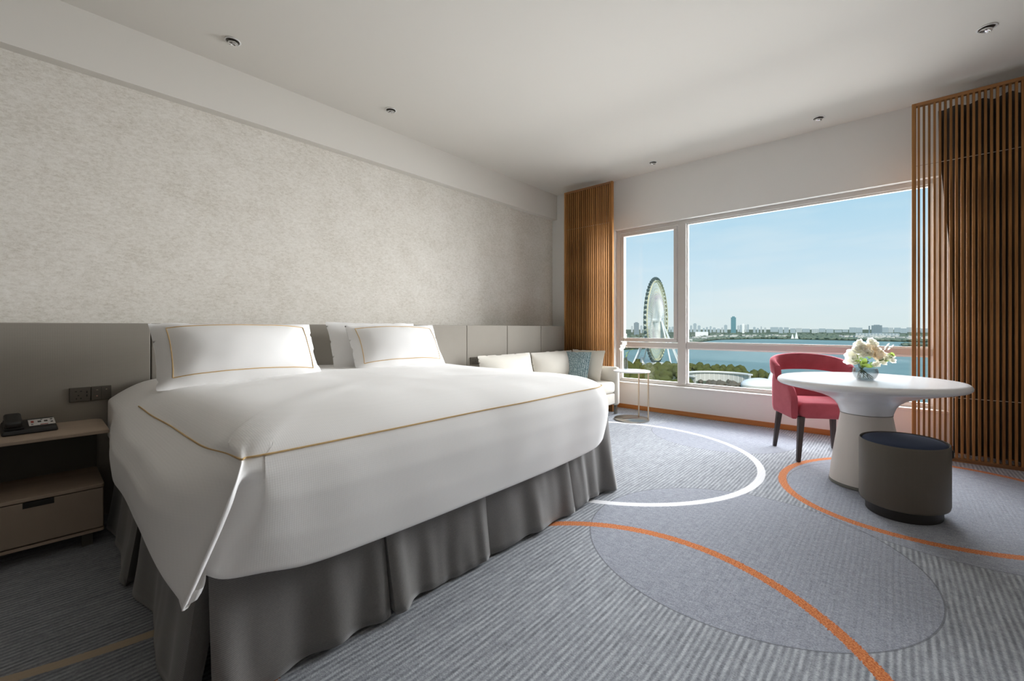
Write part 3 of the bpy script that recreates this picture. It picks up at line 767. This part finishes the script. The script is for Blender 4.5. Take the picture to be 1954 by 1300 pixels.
MB().lathe([(.206, 0), (.210, .003), (.210, .022)], 72).build('pedestal_foot', 'table_foot', tb, smooth=40)
BX, BY, BZ = 3.80, .146, .7425
bw = thing('glass_bowl', 'low round clear glass bowl on the white table', 'bowl', (BX, BY, BZ))
MB().lathe([(.034, 0), (.048, .003), (.062, .020), (.071, .045), (.072, .06), (.066, .082), (.0645, .082), (.0695, .06), (.0685, .045), (.059, .021), (.044, .007), (.002, .006)], 48, cap1=False).build('vessel', 'glass', bw, smooth=60)
MB().lathe([(.040, .0068), (.058, .022), (.0675, .045), (.0680, .052), (.002, .052)], 40, cap1=False).build('water', 'glass', bw, smooth=60)
bq = thing('flower_bouquet', 'loose bouquet of white and cream flowers with green leaves in bowl', 'flowers', (BX, BY, BZ+.007))
rn = random.Random(11)
def cp(px, py, dx=0):      # a spot in the upright plane through the bowl, facing the camera
    l_ = (px-977)/F; X = BX+dx; t_ = X/(CA+l_*SA); return ((X-BX), t_*(SA-l_*CA)-BY, H+(626-py)/F*t_-BZ-.007)
for k in range(12):
    a = 2*PI*k/12+rn.uniform(-.2, .2); r0 = rn.uniform(.036, .050); b_ = a+PI
    MB().tube([(r0*math.cos(a), r0*math.sin(a), .004+.6*max(0, r0-.036)), (.022*math.cos(a+.5)-.004, .022*math.sin(a+.5)+.014, .045), (.012*math.cos(b_), .012*math.sin(b_)+.02, .078), (.03*math.cos(b_), .03*math.sin(b_)+.01, .125)], .0024, 6).build('stem', 'stem', bq, smooth=60)
for (px, py, dx, r, mt) in ((1629, 677, -.02, .040, 'petal_white'), (1626, 688, .01, .038, 'petal_white'), (1640, 670, -.03, .042, 'petal_white'), (1636, 664, .02, .028, 'petal_white'), (1641, 655, 0, .024, 'petal_white'), (1648, 672, .02, .03, 'petal_white'),
                            (1654, 666, -.02, .032, 'petal_cream'), (1662, 660, .01, .026, 'petal_white'), (1661, 652, -.01, .024, 'petal_white'), (1667, 668, -.03, .03, 'petal_cream'), (1674, 673, 0, .028, 'petal_cream'), (1672, 682, -.04, .034, 'petal_cream'), (1681, 677, 0, .026, 'petal_cream'),
                            (1690, 685, -.01, .02, 'petal_white'), (1699, 682, 0, .02, 'petal_white'), (1702, 689, -.02, .018, 'petal_white'), (1685, 693, -.02, .02, 'petal_white'), (1672, 697, -.03, .022, 'petal_white'), (1634, 694, -.01, .03, 'petal_white'), (1646, 662, -.02, .026, 'petal_white'), (1657, 674, -.045, .03, 'petal_white'), (1650, 680, -.05, .026, 'petal_white'), (1668, 657, .01, .022, 'petal_white'), (1664, 678, -.045, .026, 'petal_cream')):
    r *= 1.22; m = MB(); c = cp(px, py, dx); blossom(m, c, (-1+rn.uniform(-.4, .4), (c[1])*6+rn.uniform(-.5, .5), .5+rn.uniform(-.4, .7)), r, 6, 2, rn); m.build('blossom', mt, bq, smooth=80, fix=False)
for (px, py, dx, ln, mt) in ((1640, 690, -.03, .05, 'leaf'), (1648, 695, -.04, .05, 'leaf'), (1655, 690, -.03, .05, 'leaf'), (1644, 698, -.02, .04, 'leaf'), (1638, 684, -.03, .04, 'leaf'), (1652, 684, -.05, .045, 'leaf'), (1661, 692, -.02, .045, 'leaf_dark'), (1660, 684, -.03, .04, 'leaf_dark'), (1668, 692, -.02, .04, 'leaf_dark'), (1676, 688, -.02, .04, 'leaf_dark'),
                             (1684, 684, -.02, .04, 'leaf_dark'), (1692, 680, 0, .035, 'leaf_dark'), (1697, 687, -.01, .035, 'leaf'), (1703, 677, 0, .03, 'leaf'), (1707, 680, 0, .03, 'leaf'), (1680, 694, 0, .035, 'leaf'), (1650, 701, -.01, .03, 'leaf'), (1646, 686, .02, .05, 'leaf_dark'), (1664, 676, .03, .05, 'leaf_dark')):
    m = MB(); c = cp(px, py, dx); d = Vector((rn.uniform(-.8, .2), rn.uniform(-1, 1), rn.uniform(-.6, .6))); petal(m, c, d, (-1, rn.uniform(-.4, .4), .6), ln, ln*.62, .2); m.build('leaf', mt, bq, smooth=80, fix=False)
MB().tube([(0, 0, .12), cp(1680, 672, .0), cp(1693, 662, 0), cp(1701, 664, 0)], .0018, 5).build('grass_stem', 'stem', bq, smooth=60)
for (px, py) in ((1688, 664), (1692, 660), (1696, 665), (1700, 663), (1686, 668), (1694, 668)):
    m = MB(); petal(m, cp(px, py), (0, -.5, .6), (-1, 0, .3), .022, .008, .1); m.build('seed_spray', 'petal_cream', bq, smooth=80, fix=False)

# ------------------------------------------------------------------ stool
sl_ = thing('pouf_stool', 'oval taupe leather stool with navy seat pad before the table', 'stool', (3.483, -.043, 0), R(170))
def oval(prof, a, b, n=64, **k): return MB().lathe([(r, z) for r, z in prof], n, 0, 0, a, b, **k)
oval([(.95, .062), (.985, .066), (1, .08), (1.0, .25), (1.0, .415), (.99, .424), (.975, .427), (.955, .424), (.95, .41)], .252, .205, cap1=False).build('body', 'stool_leather', sl_, smooth=50)
oval([(.945, .40), (.945, .416), (.90, .424), (.7, .430), (.4, .434), (.01, .436)], .252, .205).build('seat_pad', 'stool_pad', sl_, smooth=50)
oval([(1, 0), (1, .064)], .216, .174).build('plinth', 'stool_foot', sl_, smooth=50)
bx(-.012, .012, -.006, .006, -.022, .022).build('pull_tab', 'stool_foot', sl_, bevel=.003, loc=(-.06, .2025, .375), rot=(0, 0, R(4)))

# ------------------------------------------------------------------ rose armchair
ch = thing('armchair', 'rose velvet tub armchair with dark tapered legs facing the table', 'chair', (4.526, .50, 0), R(120.2))
rbox('seat', -.235, .235, -.20, .27, .355, .485, .045, 'velvet', ch, (0, 0), seg=5)
for sx in (-1, 1):
    for (y, yf) in ((.235, .25), (-.19, -.235)):
        fx = .243*sx; tx = .215*sx; m = MB(); a, b = .022, .014
        m.v = [(fx-b, yf-b, 0), (fx+b, yf-b, 0), (fx+b, yf+b, 0), (fx-b, yf+b, 0), (tx-a, y-a, .37), (tx+a, y-a, .37), (tx+a, y+a, .37), (tx-a, y+a, .37)]
        m.f = [(0, 3, 2, 1), (4, 5, 6, 7), (0, 1, 5, 4), (1, 2, 6, 5), (2, 3, 7, 6), (3, 0, 4, 7)]
        m.build('leg', 'leg_wood', ch, bevel=.003)
# plan path of the tub: s in 0..1 from left front round the back to right front
def upath(s):
    seg1 = .36; r = .19; bw_ = .275; arc = PI/2*r; back = 2*(bw_-r); tot = 2*seg1+2*arc+back; d = s*tot
    yb = -.10
    if d < seg1: return Vector((-bw_, yb+seg1-d, 0)), Vector((-1, 0, 0))
    d -= seg1
    if d < arc:
        a = PI+d/r; return Vector((-bw_+r+r*math.cos(a), yb+r*math.sin(a), 0)), Vector((math.cos(a), math.sin(a), 0))
    d -= arc
    if d < back: return Vector((-bw_+r+d, yb-r, 0)), Vector((0, -1, 0))
    d -= back
    if d < arc:
        a = 1.5*PI+d/r; return Vector((bw_-r+r*math.cos(a), yb+r*math.sin(a), 0)), Vector((math.cos(a), math.sin(a), 0))
    d -= arc; return Vector((bw_, yb+d, 0)), Vector((1, 0, 0))
def shell(name, s0, s1, zb, zt, th, n=30, tilt=0):
    rows = []
    for i in range(n+1):
        t = i/n; s = s0+(s1-s0)*t; p, nv = upath(s); b, tp = zb(s), zt(s); ring = []; mrow = 14
        for k in range(mrow):
            a = 2*PI*k/mrow; cu, sv = math.cos(a), math.sin(a)
            q = math.copysign(abs(cu)**.55, cu); v = math.copysign(abs(sv)**.45, sv); z = (b+tp)/2+(tp-b)/2*v
            pp = p+nv*(q*th/2+tilt*(z-.5)); ring.append((pp.x, pp.y, z))
        rows.append(ring)
    m = MB(); m.grid(rows, closed=True); k = len(rows[0]); m.f.append(tuple(range(k))); m.f.append(tuple(len(m.v)-k+i for i in reversed(range(k))))
    return m.build(name, 'velvet', ch, smooth=60)
arm_t = lambda s: .625+.06*smooth01((min(s, 1-s)-.05)/.28)-.075*max(0, 1-min(s, 1-s)/.06)**2
shell('arm', 0, .36, lambda s: .352, arm_t, .052, 26); shell('arm', .64, 1, lambda s: .352, arm_t, .052, 26)
shell('lower_back', .34, .66, lambda s: .352, lambda s: .56, .045, 20)
bt = lambda s: .70+.165*math.sin(PI*max(0, min(1, (s-.16)/.68)))**.55
bb = lambda s: .66+.055*math.sin(PI*max(0, min(1, (s-.2)/.6)))**.7-.02*(abs(s-.5) > .3)
shell('backrest', .20, .80, bb, bt, .055, 44, tilt=.06)

# ================================================================== outside, seen through the window
G = -52.0
def ext(px, dep): lat = (px-977)/F*dep; return Vector((dep*CA+lat*SA, dep*SA-lat*CA, 0))
def zpx(py, dep): return H+(626-py)/F*dep
def depg(py, z=G): return (H-z)*F/(py-626)

def watermat():
    k = NB('lake_water').set(.35, 0, .2)
    co = k.coord('Object', (1, 1, 1)); f = k.noise(co, .004, 5, .6); f2 = k.noise(co, .05, 4)
    k.base(k.ramp(f, [(.35, lin(84, 120, 118)), (.65, lin(112, 146, 142))])); k.bump(f2, .25, 3.0); return k.m
def landmat():
    k = NB('wooded_ground').set(.95, 0, .1)
    co = k.coord('Object'); f = k.noise(co, .012, 6, .65); f2 = k.noise(co, .08, 4, .7)
    k.base(k.ramp(k.math('ADD', k.math('MULTIPLY', f, .5), k.math('MULTIPLY', f2, .5)), [(.35, lin(70, 82, 62)), (.55, lin(104, 112, 92)), (.7, lin(140, 142, 126))])); return k.m
M['water'] = watermat(); M['land'] = landmat()
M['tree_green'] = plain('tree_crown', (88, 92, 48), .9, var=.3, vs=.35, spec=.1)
M['tree_far'] = plain('hazed_tree_crown', (112, 124, 108), .95, var=.25, vs=.1, spec=.05)  # crown colour lightened and greyed, far haze painted in
M['trunk'] = plain('tree_trunk', (84, 70, 54), .9)
M['tower_glass'] = plain('teal_glass_tower', (104, 144, 152), .35, var=.08, vs=.05)
M['wheel_leg'] = plain('white_steel', (226, 230, 228), .5)
M['gondola'] = plain('dark_gondola', (66, 84, 82), .4)
M['wheel_rim'] = plain('pale_rim_steel', (214, 210, 172), .5)
M['concrete'] = plain('pale_concrete', (206, 204, 196), .8, var=.06, vs=.2)
M['bright_white'] = plain('bright_white_cladding', (240, 240, 236), .6, var=.03, vs=.1)
M['rock'] = plain('brown_rockwork', (104, 96, 82), .95, var=.3, vs=.12)
def facade(name, c1, c2, fx=.25, fz=.3):
    k = NB(name).set(.6, 0, .3)
    g = k.n('ShaderNodeTexCoord'); sp = k.n('ShaderNodeSeparateXYZ'); k.l(g.outputs['Object'], sp.inputs[0])
    a = k.math('GREATER_THAN', k.math('FRACT', k.math('MULTIPLY', k.math('ADD', sp.outputs[0], sp.outputs[1]), fx)), .45)
    b = k.math('GREATER_THAN', k.math('FRACT', k.math('MULTIPLY', sp.outputs[2], fz)), .4)
    k.base(k.mix(k.math('MULTIPLY', a, b), lin(*c1), lin(*c2))); return k.m
FAC = [facade('hazed_blue_facade', (176, 188, 192), (146, 162, 168), .08, .12), facade('hazed_pale_facade', (196, 202, 202), (150, 164, 168), .07, .1), facade('hazed_slate_facade', (140, 154, 160), (112, 130, 136), .08, .12)]  # facade tones paled to stand in for distance haze; no haze volume

def poly(pts, z): m = MB(); m.v = [(p.x, p.y, z) for p in pts]; m.f = [tuple(range(len(pts)))]; return m
def slab(pts, z0, z1):
    n = len(pts); m = MB(); m.v = [(p.x, p.y, z0) for p in pts]+[(p.x, p.y, z1) for p in pts]
    m.f = [tuple(reversed(range(n))), tuple(range(n, 2*n))]+[(i, (i+1) % n, n+(i+1) % n, n+i) for i in range(n)]; return m
lake = poly([ext(-200, 260), ext(2600, 260), ext(2900, 14000), ext(-900, 14000)], G).build('lake', 'water', fix=False)
struct(lake, 'wide teal lake beyond the window', 'lake')
fs = [(300, 672), (1000, 670), (1190, 668), (1230, 666), (1290, 661), (1316, 656), (1345, 651.5), (1372, 648.5), (1450, 647), (1520, 648), (1620, 650), (1740, 653), (1800, 655), (2400, 662)]
far_pts = [ext(x, depg(y)) for x, y in fs]+[ext(2900, 13500), ext(-900, 13500)]
struct(slab(far_pts, G-1, G+1.2).build('far_shore', 'land'), 'low wooded far shore of the lake', 'shore')
nsr = [(900, 690), (1190, 692), (1235, 697), (1300, 701), (1350, 704), (1400, 709), (1440, 716), (1485, 727), (1560, 741), (1700, 765), (1900, 800)]
near_pts = [ext(x, depg(y)) for x, y in nsr]+[ext(1950, 180), ext(1100, 180), ext(700, 180)]
struct(slab(near_pts, G-1, G+1.0).build('near_shore', 'land'), 'green near shore below the window', 'shore')
isl = slab([ext(1715, depg(659)), ext(1745, depg(662)), ext(1800, depg(662.5)), ext(1800, depg(658)), ext(1740, depg(657.5))], G-1, G+1).build('islet', 'land')
struct(isl, 'dark islet in the lake at the right end of the window', 'island')

def ico(sub, r, amp, fr_, seed, squash=1):
    b = bmesh.new(); bmesh.ops.create_icosphere(b, subdivisions=sub, radius=r)
    for v in b.verts:
        n_ = noise.noise(v.co*fr_+Vector((seed*3.1, seed, -seed)))
        v.co *= 1+amp*n_; v.co.z *= squash
    me = bpy.data.meshes.new('tree_crown_mesh'); b.to_mesh(me); b.free(); return me
# far belt of trees: far beyond counting
rn = random.Random(5); tm = MB(); tpl = []
for s_ in range(5):
    me = ico(1, 1, .35, 1.3, s_+1, .8); tpl.append(([v.co.copy() for v in me.vertices], [tuple(p.vertices) for p in me.polygons])); bpy.data.meshes.remove(me)
def blob(mb, c, r, sz):
    vs_, fs_ = rn.choice(tpl); k = len(mb.v); a = rn.uniform(0, 6.28); ca_, sa_ = math.cos(a), math.sin(a)
    mb.v += [(c.x+(v.x*ca_-v.y*sa_)*r, c.y+(v.x*sa_+v.y*ca_)*r, c.z+v.z*sz+sz*.6) for v in vs_]; mb.f += [tuple(k+i for i in q) for q in fs_]
def shore_y(px):
    for (a, u), (b, v) in zip(fs, fs[1:]):
        if a <= px <= b: return u+(v-u)*(px-a)/(b-a)
    return 660
for k in range(2600):
    px = rn.uniform(1185, 1800); d0 = depg(shore_y(px)); d = d0+12+abs(rn.gauss(0, 1))*700*(1 if rn.random() < .6 else .12)
    if (1322 < px < 1356 and 2300 < d < 2700) or (1630 < px < 1716 and 2250 < d < 2650) or (1498 < px < 1530 and d < 2300): continue
    c = ext(px, d); c.z = G+1; r = rn.uniform(7, 15)*(1+d/9000); blob(tm, c, r, rn.uniform(5, 9))
for k in range(90):
    px = rn.uniform(1722, 1796); c = ext(px, depg(rn.uniform(658.2, 661))); c.z = G+1; blob(tm, c, rn.uniform(4, 8), rn.uniform(3, 6))
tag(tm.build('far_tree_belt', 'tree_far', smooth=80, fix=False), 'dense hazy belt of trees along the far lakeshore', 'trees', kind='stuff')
hm = MB()
for k in range(260):
    px = rn.choice((rn.uniform(1316, 1500), rn.uniform(1600, 1790), rn.uniform(1205, 1300))); d = depg(shore_y(px))+rn.uniform(25, 420)
    c = ext(px, d); w_ = rn.uniform(4, 12); k0 = len(hm.v); hm.box(-w_, w_, -w_*.6, w_*.6, 0, rn.uniform(8, 17)); a = rn.uniform(0, 3)
    hm.v[k0:] = [(c.x+x*math.cos(a)-y*math.sin(a), c.y+x*math.sin(a)+y*math.cos(a), G+1+z) for x, y, z in hm.v[k0:]]
tag(hm.build('far_houses', 'concrete', fix=False), 'tiny pale houses scattered among the trees of the far shore', 'houses', kind='stuff')
# near shore trees
crowns = [ico(3, 1, .42, 1.7, s_+11, .95) for s_ in range(4)]
for me in crowns:
    me.materials.append(M['tree_green'])
    for p in me.polygons: p.use_smooth = True
def near_y(px):
    for (a, u), (b, v) in zip(nsr, nsr[1:]):
        if a <= px <= b: return u+(v-u)*(px-a)/(b-a)
    return 760
spots = []
for k in range(420):
    px = rn.uniform(1150, 1312); spots.append((px, near_y(px)+rn.uniform(4, 62)))
for k in range(300):
    px = rn.uniform(1312, 1482); spots.append((px, near_y(px)+abs(rn.gauss(0, 4))+2.0))
for k in range(14):
    px = rn.uniform(1425, 1490); spots.append((px, near_y(px)+abs(rn.gauss(0, 5))+2))
placed = []
for (px, py) in spots:
    if 1222 < px < 1288 and py < 706: continue
    d = depg(py); c = ext(px, d); r = rn.uniform(4.2, 6.5)*(.8 if px > 1312 else 1)
    if (Vector((c.x, c.y))-Vector(ext(1372, 392)[:2])).length < 34+r or (Vector((c.x, c.y))-Vector(ext(1449, 372)[:2])).length < 16+r: continue
    if any((c-q).length < (r+r2)*1.0 for q, r2 in placed): continue
    placed.append((c, r))
    o = bpy.data.objects.new('shore_tree', rn.choice(crowns)); COL.objects.link(o); o.location = (c.x, c.y, G+1+r*.75); o.scale = (r, r, r*rn.uniform(.9, 1.2)); o.rotation_euler = (0, 0, rn.uniform(0, 6.28))
    if px < 1312: tag(o, 'bushy olive tree below the ferris wheel, in the left window part', 'tree', 'trees below the ferris wheel')
    else: tag(o, 'bushy olive tree on the lake edge behind the crescent gallery', 'tree', 'trees behind the crescent gallery')

# ferris wheel
FD = 585.0; FC = ext(1253, FD); RW = 54.5; HZ = zpx(612, FD)
dv_ = Vector((SA, -CA, 0))*.543+Vector((CA, SA, 0))*.84
fw = thing('ferris_wheel', 'giant pale ferris wheel with dark gondolas standing by the lake', 'ferris wheel', (FC.x, FC.y, G+1), math.atan2(dv_.y, dv_.x))
hz = HZ-(G+1)
def wheelmat():
    k = NB('lit_cable_net').set(.5)
    g = k.n('ShaderNodeTexCoord'); sp = k.n('ShaderNodeSeparateXYZ'); k.l(g.outputs['Object'], sp.inputs[0])
    zz = k.math('SUBTRACT', sp.outputs[2], hz)
    r = k.math('DIVIDE', k.math('SQRT', k.math('ADD', k.math('MULTIPLY', sp.outputs[0], sp.outputs[0]), k.math('MULTIPLY', zz, zz))), RW)
    k.base(k.ramp(r, [(.0, lin(246, 244, 234)), (.5, lin(242, 240, 230)), (.62, lin(206, 188, 194)), (.74, lin(230, 226, 196)), (1, lin(232, 230, 182))])); return k.m
M['wheel_net'] = wheelmat()
ring = [(RW*math.cos(2*PI*i/96), 0, hz+RW*math.sin(2*PI*i/96)) for i in range(97)]
for y in (-2.2, 2.2): MB().tube([(a, y, c) for a, b, c in ring], .55, 6, caps=False).build('rim', 'wheel_rim', fw, smooth=60)
MB().tube([(a*.955, 0, hz+(c-hz)*.955) for a, b, c in ring], .4, 6, caps=False).build('inner_rim', 'wheel_rim', fw, smooth=60)
m = MB()
for i in range(96):
    a = 2*PI*i/96; b = a+.065
    p = lambda r, t, y: (r*math.cos(t), y, hz+r*math.sin(t))
    m.tube([p(RW, a, -2.2), p(RW, b, 2.2)], .2, 4); m.tube([p(RW, a, -2.2), p(RW*.955, b, 0)], .2, 4); m.tube([p(RW, a, 2.2), p(RW*.955, b, 0)], .2, 4)
tag(m.build('rim_lattice', 'wheel_rim', fw), kind='stuff')
m = MB()
for i in range(72):
    a = 2*PI*i/72
    for y, tw in ((-5, .55), (5, -.55), (-5, -.25), (5, .25)):
        m.tube([(2.5*math.cos(a+tw), y, hz+2.5*math.sin(a+tw)), (RW*math.cos(a), y*.3, hz+RW*math.sin(a))], .14, 4, caps=False)
tag(m.build('spoke_cables', 'wheel_net', fw, fix=False), kind='stuff')
hub = MB().lathe([(3.2, -7), (3.2, 7)], 24).build('hub', 'wheel_leg', fw, smooth=40, loc=(0, 0, hz), rot=(R(90), 0, 0))
for y in (-1, 1):
    for x in (-1, 1):
        MB().tube([(0, 6.5*y, hz), (x*27, 26*y, 0)], [1.1, 1.1], 10).build('support_leg', 'wheel_leg', fw, smooth=60)
    MB().tube([(0, 6.5*y, hz), (0, 30*y, 0)], 1.0, 10).build('support_leg', 'wheel_leg', fw, smooth=60)
    MB().tube([(-13.5, 16.2*y, hz/2), (13.5, 16.2*y, hz/2)], .6, 8).build('cross_brace', 'wheel_leg', fw, smooth=60)
gm = MB().lathe([(.5, -2.0), (1.5, -1.7), (1.9, -.3), (1.8, 1.2), (1.0, 1.9), (.2, 2.1)], 10).mesh('gondola')
for i in range(56):
    a = 2*PI*(i+.5)/56
    link('gondola', gm, 'gondola', fw, loc=((RW+3.0)*math.cos(a), 0, hz+(RW+3.0)*math.sin(a)))
st_ = thing('wheel_station', 'long low white boarding hall under the ferris wheel', 'building', tuple(ext(1245, 572))[:2]+(G+1,), A-PI/2)
bx(-14, 12, -4, 4, 0, 5).build('hall', 'bright_white', st_); bx(-15, 13, -5, 5, 5, 5.8).build('roof', 'bright_white', st_); bx(-15, -12, -4, 4, 5.8, 13).build('stair_tower', 'bright_white', st_)

# curved gallery and white hall on the near shore
cp_ = ext(1372, 392)
cg = thing('curved_gallery', 'white crescent-roofed gallery around rockwork on the near shore', 'building', (cp_.x, cp_.y, G+1), A-PI/2)
def arc(r0, r1, z0, z1, a0, a1, n=40):
    m = MB(); rows = [[], [], [], []]
    for i in range(n+1):
        a = a0+(a1-a0)*i/n; c, s_ = math.cos(a), math.sin(a)
        for k, (r, z) in enumerate(((r0, z0), (r1, z0), (r1, z1), (r0, z1))): rows[k].append((r*c, r*s_, z))
    m.grid(rows+[rows[0]]); n1 = n+1
    m.f.append((0, n1, 2*n1, 3*n1)); m.f.append((n, 3*n1+n, 2*n1+n, n1+n)); return m
arc(27.5, 31, 8.2, 9.0, R(2), R(205)).build('roof', 'concrete', cg, smooth=40)
arc(29.0, 30, 0, 8.2, R(2), R(205)).build('outer_wall', 'concrete', cg, smooth=40)
arc(31, 31.6, 8.2, 9.6, R(2), R(205)).build('parapet', 'bright_white', cg, smooth=40)
for k in range(24):
    a = R(4+198*k/23); MB().lathe([(.22, 0), (.22, 8.2)], 6, 28.9*math.cos(a), 28.9*math.sin(a)).build('wall_rib', 'bright_white', cg, smooth=40)
m = MB()
for k in range(60):
    a = rn.uniform(0, 2*PI); r = rn.uniform(0, 17); blob(m, Vector((r*math.cos(a), r*math.sin(a)-2, 0)), rn.uniform(1.5, 4), rn.uniform(1, 3))
tag(m.build('rockwork', 'rock', cg, fix=False), kind='stuff')
wp = ext(1449, 372)
wh = thing('white_dome_hall', 'low white shell-roofed hall right of the crescent gallery', 'building', (wp.x, wp.y, G+1), A-PI/2)
m = MB(); rows = []
for j in range(9):
    t = j/8*PI/2; rows.append([(15*math.cos(t)*math.cos(a_*PI/16), 12*math.cos(t)*math.sin(a_*PI/16), 2.5+6*math.sin(t)) for a_ in range(32)])
m.grid(rows, closed=True).build('shell_roof', 'bright_white', wh, smooth=60)
MB().lathe([(1, 0), (1, 2.5)], 32, 0, 0, 15, 12).build('drum_wall', 'concrete', wh, smooth=40)
m = MB(); m.v = [(8, 4, 0), (14, 4, 0), (14, 5.5, 0), (8, 5.5, 0), (13, 4, 13.5), (14, 4, 14.5), (14, 5.5, 14.5), (13, 5.5, 13.5)]; m.f = [(0, 3, 2, 1), (4, 5, 6, 7), (0, 1, 5, 4), (1, 2, 6, 5), (2, 3, 7, 6), (3, 0, 4, 7)]
m.build('fin_wall', 'bright_white', wh)

# skyline
def building(px0, px1, ytop, dep, mat, label, group=None, name='tower_block', roof=True):
    w_ = (px1-px0)/F*dep*.86; c = ext((px0+px1)/2, dep); z1 = zpx(ytop, dep)-(G+1); yaw = math.atan2(c.y, c.x)-PI/2
    t = thing(name, label, 'building', (c.x, c.y, G+1), yaw, group); h1 = z1*(.94 if roof else 1)
    bx(-w_/2, w_/2, -w_*.35, w_*.35, 0, h1).build('tower_body', mat, t)
    if roof: bx(-w_*.28, w_*.28, -w_*.2, w_*.2, h1, z1).build('roof_block', mat, t)
    return t
building(1394.5, 1404.5, 604, 4300, 'tower_glass', 'tallest teal glass tower on the far skyline', name='glass_tower')
building(1664, 1682, 620, 3600, FAC[2], 'dark broad office block at the right of the far skyline', name='office_block')
building(1657.5, 1660, 622, 3500, FAC[2], 'slim dark chimney-like tower beside the broad office block', name='slim_tower', roof=False)
building(1416, 1420.5, 618, 4200, 'bright_white', 'bright white narrow slab tower right of the teal tower', name='white_tower')
building(1209, 1220, 615, 3200, FAC[2], 'dark grey tower block seen left of the ferris wheel', name='dark_tower')
building(1326, 1352, 633.5, 2500, 'bright_white', 'long low white exhibition hall on the far left shore', name='exhibition_hall', roof=False)
building(1637, 1710, 636.5, 2450, FAC[1], 'very long low pale building on the right far shore', name='long_hall', roof=False)
G2 = 'distant blocks on the hazy skyline'; LB = 'hazy grey-blue distant block in the far skyline row'
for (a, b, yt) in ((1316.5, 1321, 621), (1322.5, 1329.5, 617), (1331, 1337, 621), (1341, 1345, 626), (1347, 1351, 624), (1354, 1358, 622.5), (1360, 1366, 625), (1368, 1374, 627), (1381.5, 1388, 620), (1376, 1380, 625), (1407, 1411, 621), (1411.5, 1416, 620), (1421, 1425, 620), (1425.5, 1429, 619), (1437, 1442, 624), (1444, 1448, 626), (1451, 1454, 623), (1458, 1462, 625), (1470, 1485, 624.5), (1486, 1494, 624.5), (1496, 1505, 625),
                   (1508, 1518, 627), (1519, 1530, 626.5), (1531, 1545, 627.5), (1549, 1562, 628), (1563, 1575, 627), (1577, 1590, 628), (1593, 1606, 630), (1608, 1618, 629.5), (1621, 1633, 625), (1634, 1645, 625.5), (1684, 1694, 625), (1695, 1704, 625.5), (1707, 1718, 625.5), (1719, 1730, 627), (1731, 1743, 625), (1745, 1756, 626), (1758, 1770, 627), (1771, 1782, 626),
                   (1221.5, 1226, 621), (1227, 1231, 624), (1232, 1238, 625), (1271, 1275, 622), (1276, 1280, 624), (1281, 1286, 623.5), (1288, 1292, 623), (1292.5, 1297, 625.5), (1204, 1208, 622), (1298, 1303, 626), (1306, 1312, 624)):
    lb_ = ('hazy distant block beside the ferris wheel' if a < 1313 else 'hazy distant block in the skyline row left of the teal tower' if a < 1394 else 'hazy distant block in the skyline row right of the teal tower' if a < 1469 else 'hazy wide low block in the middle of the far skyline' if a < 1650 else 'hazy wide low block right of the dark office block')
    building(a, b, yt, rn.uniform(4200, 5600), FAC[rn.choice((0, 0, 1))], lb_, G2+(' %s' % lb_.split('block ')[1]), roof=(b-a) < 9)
# sail-shaped monument
sp_ = ext(1514, 2060)
sm = thing('sail_monument', 'white sail-shaped monument at the far water edge', 'monument', (sp_.x, sp_.y, G+1), A-PI/2)
for (x, w_, h_) in ((-12, 14, 22), (6, 16, 31)):
    m = MB(); m.v = [(x, -2, 0), (x+w_, -2, 0), (x+w_, 2, 0), (x, 2, 0), (x+w_*.45, -1, h_), (x+w_*.6, -1, h_), (x+w_*.6, 1, h_), (x+w_*.45, 1, h_)]
    m.f = [(0, 3, 2, 1), (4, 5, 6, 7), (0, 1, 5, 4), (1, 2, 6, 5), (2, 3, 7, 6), (3, 0, 4, 7)]; m.build('sail', 'bright_white', sm)
